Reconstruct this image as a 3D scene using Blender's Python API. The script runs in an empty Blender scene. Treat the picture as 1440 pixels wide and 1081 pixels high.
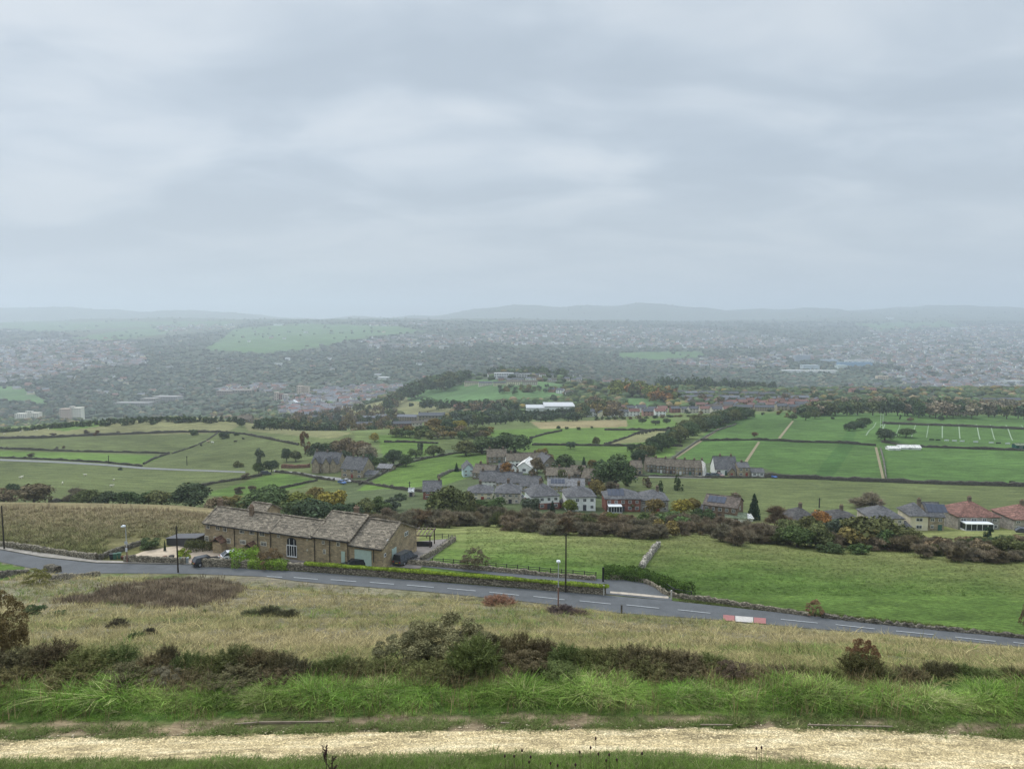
import bpy, math, random
import numpy as np
from mathutils import Vector, Matrix
R = math.radians
rng = np.random.default_rng(7)
random.seed(7)
SC = bpy.context.scene
COL = SC.collection
F0, CX, CY, HZ = 1040.0, 720.0, 540.5, 446.0
PT = (CY - HZ) / F0                      # tangent of the camera's downward tilt

def trow(row):
    """drop per metre forward of the sight line through a photo row"""
    v = (np.asarray(row, float) - CY) / F0
    return (v + PT) / (1 - PT * v)

def ray(px, py):
    v = (np.asarray(py, float) - CY) / F0
    u = (np.asarray(px, float) - CX) / F0
    cp = 1 / math.sqrt(1 + PT * PT); sp = PT * cp
    fy = cp - v * sp
    return u / fy, (sp + v * cp) / fy     # X/Y, drop/Y

def project(X, Y, H):
    cp = 1 / math.sqrt(1 + PT * PT); sp = PT * cp
    dep = Y * cp + H * sp
    dn = H * cp - Y * sp
    dep = np.maximum(dep, .1)
    return CX + F0 * X / dep, CY + F0 * dn / dep

# ---------------------------------------------------------------- terrain
HR = 43.0
def kd(row): return HR / float(trow(row))
def K(u, rows):
    out = []
    for d, r in rows:
        out.append((d, r[1] if isinstance(r, tuple) else d * float(trow(r))))
    return u, out
h = lambda v: ('h', v)
KN = [
 K(0,   [(19,1078),(21.3,1034),(24,965),(30,935),(48,890),(75,850),(105,812),(kd(797),797),(kd(768),768),(175,712),(235,h(60)),(290,690),(390,655),(500,628),(590,612),(650,603),(900,h(140)),(1150,h(175)),(1500,588),(1800,565),(2300,532),(3000,500),(4200,480),(6000,463),(8000,453),(9300,h(150)),(10800,429)]),
 K(240, [(19,1072),(21.3,1032),(24,962),(30,932),(48,888),(75,852),(100,822),(kd(807),807),(kd(788),788),(172,718),(235,h(61)),(290,698),(390,660),(500,630),(590,603),(650,588),(900,h(140)),(1150,h(175)),(1500,588),(1800,565),(2300,530),(3000,500),(4200,478),(6000,462),(8000,447),(9300,h(120)),(10800,441)]),
 K(480, [(19,1068),(21.3,1026),(24,960),(30,932),(48,892),(75,858),(98,838),(kd(828),828),(kd(790),790),(168,h(49.5)),(230,h(61)),(290,690),(350,663),(420,640),(480,612),(700,h(110)),(850,600),(1000,592),(1200,578),(1500,560),(2000,535),(2600,510),(3300,490),(4500,468),(7000,449),(9300,h(90)),(10800,446)]),
 K(720, [(19,1067),(21.3,1022),(24,960),(30,930),(45,902),(70,875),(95,852),(kd(845),845),(kd(797),797),(160,748),(190,h(54)),(215,h(56.8)),(255,690),(300,665),(370,640),(460,618),(560,600),(750,588),(950,563),(1150,540),(1320,522),(1700,h(160)),(2500,508),(4000,474),(7500,449),(9300,h(60)),(10800,434)]),
 K(960, [(19,1069),(21.3,1024),(24,960),(30,935),(44,912),(66,890),(90,868),(kd(865),865),(kd(842),842),(145,765),(185,h(54)),(215,720),(330,668),(370,650),(450,625),(560,600),(680,583),(760,581),(950,560),(1100,548),(1400,h(155)),(2200,530),(2800,510),(4000,485),(7500,453),(9300,h(60)),(10800,430)]),
 K(1200,[(19,1078),(21.3,1028),(24,965),(30,942),(42,922),(60,905),(85,888),(kd(886),886),(kd(866),866),(134,788),(178,h(54)),(230,715),(310,682),(380,650),(470,617),(560,600),(680,582),(760,577),(1000,560),(1200,548),(1500,h(165)),(2000,537),(2800,514),(4000,490),(6500,460),(9000,444),(10800,435)]),
 K(1440,[(19,1086),(21.3,1036),(24,968),(30,950),(40,936),(55,924),(80,912),(kd(909),909),(kd(889),889),(126,800),(170,h(52)),(222,726),(310,682),(350,664),(430,632),(560,600),(680,587),(800,580),(1000,560),(1200,548),(1500,h(160)),(2000,537),(2800,514),(4000,490),(6500,460),(9000,444),(10800,435)]),
]
def pchip(x, y, xi):
    hh = np.diff(x); dl = np.diff(y) / hh
    m = np.zeros_like(y)
    for i in range(1, len(x) - 1):
        if dl[i-1] * dl[i] > 0:
            w1 = 2*hh[i] + hh[i-1]; w2 = hh[i] + 2*hh[i-1]
            m[i] = (w1 + w2) / (w1/dl[i-1] + w2/dl[i])
    m[0] = dl[0]; m[-1] = dl[-1]
    k = np.clip(np.searchsorted(x, xi) - 1, 0, len(x) - 2)
    t = (xi - x[k]) / hh[k]; t = np.clip(t, 0, 1)
    return ((2*t**3-3*t**2+1)*y[k] + (t**3-2*t**2+t)*hh[k]*m[k] + (-2*t**3+3*t**2)*y[k+1] + (t**3-t**2)*hh[k]*m[k+1])

LD0, LD1, NLD = math.log(12.0), math.log(18000.0), 1500
LG = np.linspace(LD0, LD1, NLD)
TU = [k[0] for k in KN]
cols = []
for u, kn in KN:
    kn = [(10.0, 7.5), (14.0, 10.0), (17.0, 11.45)] + kn + [(15500.0, kn[-1][1] + 200), (18000.0, kn[-1][1] + 500)]
    d = np.log(np.array([a for a, b in kn])); hv = np.array([b for a, b in kn])
    cols.append(pchip(d, hv, LG))
cols = np.array(cols)
SU = [-0.95] + [(u - CX) / F0 for u in TU] + [0.95]
cols = np.vstack([cols[:1], cols, cols[-1:]])
NS = 400
SG = np.linspace(-0.95, 0.95, NS)
TAB = np.zeros((NS, NLD))
SUa = np.array(SU)
for i, s in enumerate(SG):                 # Catmull-Rom across the columns
    k = min(max(int(np.searchsorted(SUa, s)) - 1, 0), len(SUa) - 2)
    t = (s - SUa[k]) / (SUa[k+1] - SUa[k])
    p0 = cols[max(k-1, 0)]; p1 = cols[k]; p2 = cols[k+1]; p3 = cols[min(k+2, len(SUa)-1)]
    cr = .5*((2*p1) + (-p0+p2)*t + (2*p0-5*p1+4*p2-p3)*t*t + (-p0+3*p1-3*p2+p3)*t**3)
    ln = p1*(1-t) + p2*t
    TAB[i] = .5*cr + .5*ln

def wob(X, Y):
    """gentle lumps of the ground, larger far away"""
    D = np.maximum(Y, 1)
    a = .10*np.clip((D-22)/20, 0, 1)*np.clip((82-D)/20, 0, 1)
    n = a*(np.sin(X*.31+1.3)*np.cos(Y*.27+.4)+.6*np.sin(X*.83+Y*.61))
    b = np.clip((D-180)/300, 0, 1)*.5
    n += b*(np.sin(X*.045+Y*.03)+np.cos(X*.021-Y*.052+2))
    c = np.clip((D-1500)/2500, 0, 1)
    n += c*(9*np.sin(X*.0043+Y*.0021+1)*np.cos(Y*.0037-X*.0012)+5*np.sin(X*.0102-Y*.0073)+3*np.cos(X*.021+Y*.017))
    e = np.clip((D-8500)/1800, 0, 1)
    n += e*(34*np.sin(X*.0011+.7)+22*np.sin(X*.0029+2)+11*np.sin(X*.0074))
    return n

def Z(X, Y):
    """ground height at world X, Y (camera eye is z = 0)"""
    X = np.asarray(X, float); Y = np.asarray(Y, float)
    Yc = np.maximum(Y, 12.0)
    s = np.clip(X / Yc, -.9499, .9499)
    fs = (s + .95) / 1.9 * (NS - 1); i = np.clip(fs.astype(int), 0, NS - 2); ft = fs - i
    fl = (np.log(Yc) - LD0) / (LD1 - LD0) * (NLD - 1); j = np.clip(fl.astype(int), 0, NLD - 2); fj = fl - j
    H = (TAB[i, j]*(1-ft)*(1-fj) + TAB[i+1, j]*ft*(1-fj) + TAB[i, j+1]*(1-ft)*fj + TAB[i+1, j+1]*ft*fj)
    H = np.where(Y < 12, np.maximum(1.65, 8.8 - (12 - Y)*.6), H)
    return -H + wob(X, Y)

def cast(px, py, dmin=14.0, dmax=16000.0):
    """photo pixel -> point of the ground first met beyond dmin"""
    px = np.atleast_1d(np.asarray(px, float)); py = np.atleast_1d(np.asarray(py, float))
    s, t = ray(px, py)
    D = np.exp(np.linspace(math.log(dmin), math.log(dmax), 1800))
    Xs = s[:, None]*D[None]; G = Z(Xs, np.broadcast_to(D, Xs.shape)) + t[:, None]*D[None]
    hit = G >= 0
    k = np.where(hit.any(1), hit.argmax(1), len(D) - 1)
    k0 = np.maximum(k - 1, 0); r = np.arange(len(px))
    g0 = G[r, k0]; g1 = G[r, k]
    w = np.where((k > 0) & (g1 != g0), -g0/(g1 - g0 + 1e-12), 0); w = np.clip(w, 0, 1)
    d = D[k0]*(1-w) + D[k]*w
    X = s*d
    return np.stack([X, d, Z(X, d)], 1)

def P(px, py, dmin=14.0): return Vector(cast(px, py, dmin)[0])
def PD(px, d, dz=0.0):
    """ground point under photo column px at forward distance d"""
    X = (px - CX)/F0*d*1.002
    for _ in range(3):
        z = float(Z(X, d)); cp = 1/math.sqrt(1+PT*PT); sp = PT*cp
        X = (px - CX)/F0*(d*cp - z*sp)
    return Vector((X, d, float(Z(X, d)) + dz))

# ---------------------------------------------------------------- object helpers
def link(o, parent=None):
    COL.objects.link(o)
    if parent: o.parent = parent
    return o
def tag(o, label=None, cat=None, group=None, kind=None):
    if label: o['label'] = label
    if cat: o['category'] = cat
    if group: o['group'] = group
    if kind: o['kind'] = kind
    return o
def empty(name, loc, rz=0.0, sc=1.0):
    o = bpy.data.objects.new(name, None); o.empty_display_size = .5
    o.location = loc; o.rotation_euler = (0, 0, rz)
    o.scale = sc if isinstance(sc, (tuple, list)) else (sc, sc, sc)
    return link(o)

class MB:
    def __init__(s): s.v = []; s.f = []; s.m = []
    def quad(s, pts, mi=0):
        n = len(s.v); s.v += [tuple(p) for p in pts]; s.f.append(tuple(range(n, n+len(pts)))); s.m.append(mi)
    def box(s, x0, x1, y0, y1, z0, z1, mi=0, M=None):
        n = len(s.v)
        p = [(x0,y0,z0),(x1,y0,z0),(x1,y1,z0),(x0,y1,z0),(x0,y0,z1),(x1,y0,z1),(x1,y1,z1),(x0,y1,z1)]
        if M is not None: p = [tuple(M @ Vector(q)) for q in p]
        s.v += p
        for q in ((0,3,2,1),(4,5,6,7),(0,1,5,4),(1,2,6,5),(2,3,7,6),(3,0,4,7)):
            s.f.append(tuple(n+i for i in q)); s.m.append(mi)
    def prism(s, poly, y0, y1, mi=0):
        """polygon in x,z (counter clockwise seen from -y) extruded along y"""
        n = len(s.v); k = len(poly)
        s.v += [(x, y0, z) for x, z in poly] + [(x, y1, z) for x, z in poly]
        s.f.append(tuple(range(n, n+k))); s.m.append(mi)
        s.f.append(tuple(range(n+2*k-1, n+k-1, -1))); s.m.append(mi)
        for i in range(k):
            j = (i+1) % k
            s.f.append((n+j, n+i, n+k+i, n+k+j)); s.m.append(mi)
    def tube(s, a, b, r0, r1, n=8, mi=0, cap=True):
        a = Vector(a); b = Vector(b); d = (b-a).normalized()
        q = d.orthogonal().normalized(); w = d.cross(q)
        base = len(s.v)
        for c, r in ((a, r0), (b, r1)):
            for i in range(n):
                t = 2*math.pi*i/n
                s.v.append(tuple(c + (q*math.cos(t) + w*math.sin(t))*r))
        for i in range(n):
            j = (i+1) % n
            s.f.append((base+i, base+j, base+n+j, base+n+i)); s.m.append(mi)
        if cap:
            s.f.append(tuple(base+n+i for i in range(n))); s.m.append(mi)
            s.f.append(tuple(base+n-1-i for i in range(n))); s.m.append(mi)
    def build(s, name, mats, parent=None, smooth=False, color=None):
        me = bpy.data.meshes.new(name); me.from_pydata(s.v, [], s.f)
        if not isinstance(mats, (list, tuple)): mats = [mats]
        for m in mats: me.materials.append(m)
        if any(s.m): me.polygons.foreach_set('material_index', s.m)
        if smooth: me.polygons.foreach_set('use_smooth', [True]*len(s.f))
        me.update()
        o = bpy.data.objects.new(name, me)
        if color: o.color = (*color, 1)
        return link(o, parent)

def np_mesh(name, V, Fq, mat, colv=None, smooth=False):
    """fast mesh from numpy arrays; Fq is (n,3) or (n,4)"""
    me = bpy.data.meshes.new(name)
    k = Fq.shape[1]
    me.vertices.add(len(V)); me.vertices.foreach_set('co', V.astype(np.float32).ravel())
    me.loops.add(Fq.size); me.loops.foreach_set('vertex_index', Fq.astype(np.int32).ravel())
    me.polygons.add(len(Fq)); me.polygons.foreach_set('loop_start', np.arange(0, Fq.size, k, dtype=np.int32))
    if smooth: me.polygons.foreach_set('use_smooth', np.ones(len(Fq), bool))
    me.update(calc_edges=True)
    if colv is not None:
        a = me.color_attributes.new('Col', 'FLOAT_COLOR', 'POINT')
        c = np.ones((len(V), 4), np.float32); c[:, :3] = colv
        a.data.foreach_set('color', c.ravel())
    me.materials.append(mat)
    return me
def mesh_obj(name, me, parent=None, color=None):
    o = bpy.data.objects.new(name, me)
    if color is not None: o.color = (*color, 1)
    return link(o, parent)

# ---------------------------------------------------------------- materials
def new_mat(name, rough=.9, spec=.2):
    m = bpy.data.materials.new(name); m.use_nodes = True
    nt = m.node_tree; b = nt.nodes['Principled BSDF']
    b.inputs['Roughness'].default_value = rough
    b.inputs['Specular IOR Level'].default_value = spec
    return m, nt, b
def N(nt, t, **kw):
    n = nt.nodes.new(t)
    for k, v in kw.items(): setattr(n, k, v)
    return n
def noise(nt, vec, scale, detail=4, rough=.6, dim='3D'):
    n = N(nt, 'ShaderNodeTexNoise'); n.inputs['Scale'].default_value = scale
    n.inputs['Detail'].default_value = detail; n.inputs['Roughness'].default_value = rough
    nt.links.new(vec, n.inputs['Vector']); return n
def ramp(nt, fac, stops):
    n = N(nt, 'ShaderNodeValToRGB'); e = n.color_ramp.elements
    while len(e) < len(stops): e.new(.5)
    for el, (p, c) in zip(e, stops):
        el.position = p; el.color = (*c, 1) if not isinstance(c, (int, float)) else (c, c, c, 1)
    nt.links.new(fac, n.inputs[0]); return n
def mix(nt, fac, a, b, mode='MIX'):
    n = N(nt, 'ShaderNodeMix', data_type='RGBA', blend_type=mode)
    for k, v in ((0, fac), (6, a), (7, b)):
        if hasattr(v, 'type'): nt.links.new(v, n.inputs[k])
        elif k == 0: n.inputs[0].default_value = v
        else: n.inputs[k].default_value = (*v, 1)
    return n.outputs[2]
def math_(nt, op, a, b=None):
    n = N(nt, 'ShaderNodeMath', operation=op)
    for k, v in ((0, a), (1, b)):
        if v is None: continue
        if hasattr(v, 'type'): nt.links.new(v, n.inputs[k])
        else: n.inputs[k].default_value = v
    return n.outputs[0]
def bump(nt, b, hgt, strength=.5, dist=.1):
    n = N(nt, 'ShaderNodeBump'); n.inputs['Strength'].default_value = strength
    n.inputs['Distance'].default_value = dist
    nt.links.new(hgt, n.inputs['Height']); nt.links.new(n.outputs[0], b.inputs['Normal'])

def mat_tint(name, lo=.7, hi=1.25, scale=3.0, rough=.9, spec=.2, src='obj', hue=0.0, bstr=0.0):
    """base colour = object colour (or Col attribute) times a world-sized noise"""
    m, nt, b = new_mat(name, rough, spec)
    if src == 'obj':
        oi = N(nt, 'ShaderNodeObjectInfo'); c = oi.outputs['Color']; rnd = oi.outputs['Random']
    else:
        at = N(nt, 'ShaderNodeAttribute'); at.attribute_name = 'Col'; c = at.outputs['Color']
    g = N(nt, 'ShaderNodeNewGeometry')
    n = noise(nt, g.outputs['Position'], scale, 3)
    r = ramp(nt, n.outputs['Fac'], [(.3, lo), (.7, hi)])
    out = mix(nt, 1.0, c, r.outputs[0], 'MULTIPLY')
    nt.links.new(out, b.inputs['Base Color'])
    if bstr: bump(nt, b, n.outputs['Fac'], bstr, .05)
    return m
# ---------------------------------------------------------------- camera, light, sky, air
cam = bpy.data.cameras.new('camera'); co = bpy.data.objects.new('camera', cam); link(co)
cam.sensor_width = 36; cam.lens = 36*F0/1440; cam.clip_start = .1; cam.clip_end = 60000
co.location = (0, 0, 0); co.rotation_euler = (math.pi/2 - math.atan(PT), 0, 0)
SC.camera = co
SUN_EL, SUN_AZ = R(50), R(-40)            # azimuth from +Y towards +X
sun = bpy.data.lights.new('sun', 'SUN'); sun.energy = 1.5; sun.angle = R(20); sun.color = (1, .96, .9)
so = bpy.data.objects.new('sun', sun); link(so)
dirv = Vector((math.sin(SUN_AZ)*math.cos(SUN_EL), math.cos(SUN_AZ)*math.cos(SUN_EL), math.sin(SUN_EL)))
so.rotation_euler = dirv.to_track_quat('Z', 'Y').to_euler(); so.location = (0, 0, 100)

W = bpy.data.worlds.new('World'); SC.world = W; W.use_nodes = True
nt = W.node_tree; bg = nt.nodes['Background']; bg.inputs[1].default_value = 1.0
tc = N(nt, 'ShaderNodeTexCoord'); sep = N(nt, 'ShaderNodeSeparateXYZ')
nt.links.new(tc.outputs['Generated'], sep.inputs[0])
sky = N(nt, 'ShaderNodeTexSky', sky_type='NISHITA'); sky.sun_disc = False
sky.sun_elevation = SUN_EL; sky.sun_rotation = SUN_AZ
skc = mix(nt, 1.0, sky.outputs[0], (.08, .08, .08), 'MULTIPLY')
# cloud sheet: direction divided by its height, so that the clouds flatten towards the horizon
zz = math_(nt, 'ADD', math_(nt, 'MAXIMUM', sep.outputs[2], 0.0), .20)
cmb = N(nt, 'ShaderNodeCombineXYZ')
nt.links.new(math_(nt, 'MULTIPLY', math_(nt, 'DIVIDE', sep.outputs[0], zz), .7), cmb.inputs[0])
nt.links.new(math_(nt, 'DIVIDE', sep.outputs[1], zz), cmb.inputs[1])
cmb.inputs[2].default_value = 3.4
n1 = noise(nt, cmb.outputs[0], 2.3, 4, .48); n2 = noise(nt, cmb.outputs[0], .6, 3, .5)
n1.inputs['Distortion'].default_value = .35
cl = math_(nt, 'ADD', math_(nt, 'MULTIPLY', n1.outputs['Fac'], .62), math_(nt, 'MULTIPLY', n2.outputs['Fac'], .38))
cr = ramp(nt, cl, [(.42, (.38, .44, .505)), (.48, (.42, .482, .548)), (.54, (.482, .54, .60)), (.62, (.575, .618, .66))])
cr.color_ramp.interpolation = 'B_SPLINE'
cc = mix(nt, .93, skc, cr.outputs[0])
# thin layer near the horizon is greyer and even
hz = ramp(nt, sep.outputs[2], [(.0, .85), (.08, .6), (.20, 0.0)])
cc = mix(nt, hz.outputs[0], cc, (.42, .465, .505))
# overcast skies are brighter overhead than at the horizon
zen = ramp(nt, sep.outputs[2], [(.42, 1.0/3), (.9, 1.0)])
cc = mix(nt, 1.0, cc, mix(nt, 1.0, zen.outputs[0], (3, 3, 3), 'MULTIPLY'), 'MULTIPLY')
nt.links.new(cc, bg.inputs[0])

hb = MB(); hb.box(-17000, 17000, -700, 17000, -420, 330)
hm = bpy.data.materials.new('haze'); hm.use_nodes = True
nt = hm.node_tree; nt.nodes.remove(nt.nodes['Principled BSDF'])
vol = N(nt, 'ShaderNodeVolumePrincipled'); vol.inputs['Density'].default_value = HAZE = .00016
vol.inputs['Color'].default_value = (.81, .88, .96, 1); vol.inputs['Anisotropy'].default_value = .35
nt.links.new(vol.outputs[0], nt.nodes['Material Output'].inputs['Volume'])
hz_o = hb.build('haze', hm); tag(hz_o, kind='stuff')
SC.view_settings.view_transform = 'Standard'; SC.view_settings.look = 'None'
SC.view_settings.exposure = 0.3; SC.view_settings.gamma = 1.0
SC.cycles.max_bounces = 5; SC.cycles.diffuse_bounces = 3; SC.cycles.glossy_bounces = 2
SC.cycles.volume_bounces = 1; SC.cycles.transmission_bounces = 2; SC.cycles.transparent_max_bounces = 4
SC.cycles.use_denoising = True
SC.cycles.caustics_reflective = False; SC.cycles.caustics_refractive = False
# ---------------------------------------------------------------- the ground sheet
def inpoly(x, y, poly):
    c = np.zeros(x.shape, bool); n = len(poly)
    for i in range(n):
        x0, y0 = poly[i]; x1, y1 = poly[(i+1) % n]
        if y0 == y1: continue
        c ^= ((y0 > y) != (y1 > y)) & (x < (x1-x0)*(y-y0)/(y1-y0) + x0)
    return c
GR = dict(bright=(.098,.158,.034), deep=(.074,.134,.034), pale=(.105,.125,.046), olive=(.175,.172,.078), dk=(.055,.112,.028),
          dry=(.235,.205,.15), ochre=(.26,.215,.11), brown=(.17,.125,.075), wood=(.06,.072,.045), heath=(.14,.115,.07),
          grey=(.2,.2,.19), lush=(.07,.12,.028), teal=(.085,.150,.055), moor=(.085,.10,.055), earth=(.22,.17,.10), gard=(.08,.10,.045), mid=(.115,.145,.05))
# (colour, dmin, dmax, photo outline)
FIELDS = [
 ('pale', 225, 620, [(-400,720),(-400,600),(0,600),(330,580),(500,600),(500,650),(470,700),(420,720)]),
 ('olive',450, 800, [(-300,620),(0,606),(60,600),(150,592),(240,587),(322,588),(337,598),(322,606),(280,610),(0,616)]),
 ('bright',450,800,[(60,602),(100,596),(150,592),(150,598),(90,606)]),
 ('olive',400, 700, [(340,594),(420,601),(495,608),(470,617),(350,606)]),
 ('bright',340,520,[(-300,628),(0,634),(120,637),(232,641),(205,652),(120,649),(0,643),(-300,640)]),
 ('bright',225,420,[(280,696),(330,682),(375,668),(400,666),(446,674),(420,686),(380,692),(330,698)]),
 ('bright',225,480,[(500,690),(535,670),(572,650),(600,643),(640,637),(692,636),(688,655),(655,672),(625,682),(560,686)]),
 ('bright',380,700,[(530,612),(560,612),(616,622),(615,640),(540,645)]),
 ('bright',320,760,[(655,606),(760,602),(880,598),(960,598),(948,640),(900,652),(760,645),(700,625)]),
 ('ochre',500,800,[(745,593),(880,590),(882,600),(760,603)]),
 ('bright',500,900,[(880,590),(945,588),(955,597),(885,599)]),
 ('olive',350,700,[(850,625),(900,608),(960,600),(955,612),(900,622)]),
 ('olive',800,1300,[(430,600),(500,572),(560,558),(640,558),(640,580),(590,596),(500,602)]),
 ('teal',800,1500,[(572,547),(600,534),(625,532),(760,536),(794,541),(792,560),(690,566),(640,568),(572,563)]),
 ('teal',700,1400,[(876,560),(932,560),(934,571),(880,573)]),
 ('deep',250,720,[(905,672),(940,650),(1000,603),(1060,582),(1200,575),(1440,580),(1900,580),(1900,684),(1440,683),(1200,676),(1100,668),(1075,658),(1000,650)]),
 ('dk',250,640,[(1143,673),(1158,650),(1180,625),(1195,600),(1204,600),(1200,628),(1182,655),(1166,674)]),
 ('pale',190,330,[(860,700),(880,664),(905,668),(1075,668),(1200,677),(1440,684),(1900,684),(1900,760),(1100,760),(900,745)]),
 ('teal',1500,2600,[(-200,540),(28,543),(62,562),(72,575),(40,566),(0,562),(-200,562)]),
 ('teal',2500,9000,[(285,492),(310,478),(330,462),(420,455),(560,459),(600,466),(490,478),(440,490),(370,497)]),
 ('moor',2600,16000,[(-900,400),(2400,400),(2400,452),(700,452),(350,450),(330,462),(200,478),(120,475),(60,462),(-900,470)]),
 ('teal',2600,9000,[(0,452),(330,452),(320,458),(190,460),(60,466),(0,462)]),
 ('teal',2600,9000,[(100,475),(190,462),(250,460),(230,470),(150,480)]),
 ('teal',2600,9000,[(870,496),(980,494),(1000,500),(930,507),(870,503)]),
 ('teal',2600,9000,[(1200,455),(1330,452),(1350,459),(1230,464)]),
]
NEAR = [
 ('heath', 80, 120, [(75,850),(110,838),(165,826),(230,813),(290,813),(330,820),(345,832),(310,846),(250,856),(200,853),(150,848)]),
 ('heath', 70, 120, [(762,858),(785,854),(822,856),(818,864),(780,865)]),
 ('bright', 100, 135, [(-200,790),(0,791),(34,797),(36,806),(10,816),(-200,824)]),
]
def ground_colour(X, Y, Zv):
    px, py = project(X, Y, -Zv)
    n = len(X)
    C = np.empty((n, 3)); C[:] = GR['wood']
    D = Y
    def put(msk, c): C[msk] = GR[c]
    nz = np.sin(X*.11+np.sin(Y*.07)*2)*np.cos(Y*.13+X*.05)
    n2 = np.sin(X*.37+1.7*np.sin(Y*.23))*np.cos(Y*.31-X*.19)
    put((D > 160) & (D < 240), 'gard'); put((D >= 240) & (D < 420), 'gard'); put((D >= 420) & (D < 900), 'mid')
    for c, d0, d1, poly in FIELDS:
        put((D > d0) & (D < d1) & inpoly(px, py, poly), c)
    # near hillside, down to the road and the fields beyond it
    up = np.interp(px, [-300,0,58,136,280,315,460,660,839,944,1140,1275,1440,1900], [765,768,782,790,794,797.6,805,821,835,844,866,878,897,940])
    lowr = py > up - 1
    hill = (D < 160) & lowr
    C[hill] = GR['dry']
    w = np.clip(.45 + .5*nz + .4*n2, 0, 1)[:, None]
    C[hill] = (C*(1-w*.75) + np.array(GR['olive'])*w*.75)[hill]
    gl = np.clip(n2*nz*1.4 - .25, 0, .6)[:, None]
    C[hill] = (C*(1-gl) + np.array(GR['bright'])*gl)[hill]
    fld = (D < 200) & ~lowr
    lf = fld & (px < 590)
    tt = np.clip((py - 712 - .03*px)/62 + .25*n2, 0, 1)[:, None]
    C[lf] = (np.array(GR['ochre'])*.85*(1-tt) + np.array((.15,.145,.055))*tt)[lf]
    rf = fld & (px >= 590)
    brow = np.interp(px, [590,720,905,1100,1440], [742,748,760,768,800])
    tt = np.clip((py - brow)/45 + .18*n2, 0, 1)[:, None]
    C[rf] = (np.array((.185,.20,.070))*(1-tt) + np.array(GR['bright'])*tt)[rf]
    for c, d0, d1, poly in NEAR:
        put((D > d0) & (D < d1) & inpoly(px, py, poly), c)
    bank = (D < 25.0); C[bank] = GR['lush']
    wv = .12*np.sin(X*1.3)+.08*np.sin(X*3.1+1)
    verge = (D < 22.1 + wv) & (D > 15); C[verge] = (.15,.15,.065)
    soil = (D > 21.15+wv) & (D < 21.95+wv) & (np.sin(X*1.1)+np.sin(X*.43+1)+.6*np.sin(X*2.9) > -.9); C[soil] = (.32,.245,.15)
    return C

m_ground, nt, b = new_mat('ground', .95, .1)
at = N(nt, 'ShaderNodeAttribute'); at.attribute_name = 'Col'
g = N(nt, 'ShaderNodeNewGeometry'); pos = g.outputs['Position']
mp = N(nt, 'ShaderNodeMapping'); mp.inputs['Scale'].default_value = (.6, 1.6, 1)   # grass lies in streaks along the slope
nt.links.new(pos, mp.inputs[0])
a1 = noise(nt, mp.outputs[0], 1.6, 6, .8); a2 = noise(nt, mp.outputs[0], .16, 5, .65); a3 = noise(nt, pos, .013, 4, .6)
r1 = ramp(nt, a1.outputs['Fac'], [(.30, .40), (.5, 1.0), (.70, 1.7)])
r2 = ramp(nt, a2.outputs['Fac'], [(.3, .62), (.7, 1.36)])
r3 = ramp(nt, a3.outputs['Fac'], [(.32, .74), (.68, 1.26)])
c = mix(nt, 1.0, at.outputs['Color'], r1.outputs[0], 'MULTIPLY')
c = mix(nt, 1.0, c, r2.outputs[0], 'MULTIPLY'); c = mix(nt, 1.0, c, r3.outputs[0], 'MULTIPLY')
a4 = noise(nt, mp.outputs[0], .45, 5, .7)
r4 = ramp(nt, a4.outputs['Fac'], [(.50, 0.0), (.68, .45)])
c = mix(nt, r4.outputs[0], c, mix(nt, 1.0, c, (1.35, 1.22, 1.15), 'MULTIPLY'))   # bleached grass heads
nt.links.new(c, b.inputs['Base Color'])
bump(nt, b, a1.outputs['Fac'], .8, .35)

def ground_mesh():
    ys = [-40, -25, -12, -4, 2, 7, 11, 14]
    y = 15.0
    while y < 17500:
        ys.append(y); y += max(.22, y*(.0085 if y < 2500 else .014))
    ys = np.array(ys)
    cs = np.linspace(-.93, .93, 800)
    Y, Cc = np.meshgrid(ys, cs, indexing='ij')
    X = Cc*(np.maximum(Y, 0) + 22)
    Zv = Z(X.ravel(), Y.ravel())
    V = np.stack([X.ravel(), Y.ravel(), Zv], 1)
    ny, nx = Y.shape
    i = np.arange(ny-1)[:, None]*nx + np.arange(nx-1)[None]
    Fq = np.stack([i, i+1, i+nx+1, i+nx], -1).reshape(-1, 4)
    colv = ground_colour(V[:, 0], V[:, 1], Zv)
    me = np_mesh('ground', V, Fq, m_ground, colv, smooth=True)
    return mesh_obj('ground', me)
gr = ground_mesh(); tag(gr, kind='structure')

# ---------------------------------------------------------------- draped strips
def strip(name, xs, up, lo, mat, off, nacross=4, dmin=60, parent=None, n=None, kind='structure'):
    """sheet on the ground between two photo curves up(x), lo(x) given as point lists"""
    n = n or max(2, int((xs[1]-xs[0])/6))
    x = np.linspace(xs[0], xs[1], n)
    A = cast(x, np.interp(x, *zip(*up)), dmin); B = cast(x, np.interp(x, *zip(*lo)), dmin)
    V = []; Fq = []
    for k in range(nacross+1):
        t = k/nacross; p = A*(1-t) + B*t; p[:, 2] = Z(p[:, 0], p[:, 1]) + off
        V.append(p)
    V = np.concatenate(V)
    for k in range(nacross):
        for i in range(n-1):
            a = k*n+i; Fq.append((a, a+n, a+n+1, a+1))
    me = np_mesh(name, V, np.array(Fq), mat, smooth=True)
    o = mesh_obj(name, me, parent)
    if parent is None and kind: tag(o, kind=kind)
    return o
m_asph, nt, b = new_mat('asphalt', .85, .3)
g = N(nt, 'ShaderNodeNewGeometry'); pos = g.outputs['Position']
n1 = noise(nt, pos, .35, 5, .7); n2 = noise(nt, pos, 9, 3, .7)
r = ramp(nt, n1.outputs['Fac'], [(.3, (.078,.081,.083)), (.55, (.100,.104,.107)), (.75, (.118,.121,.124))])
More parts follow.
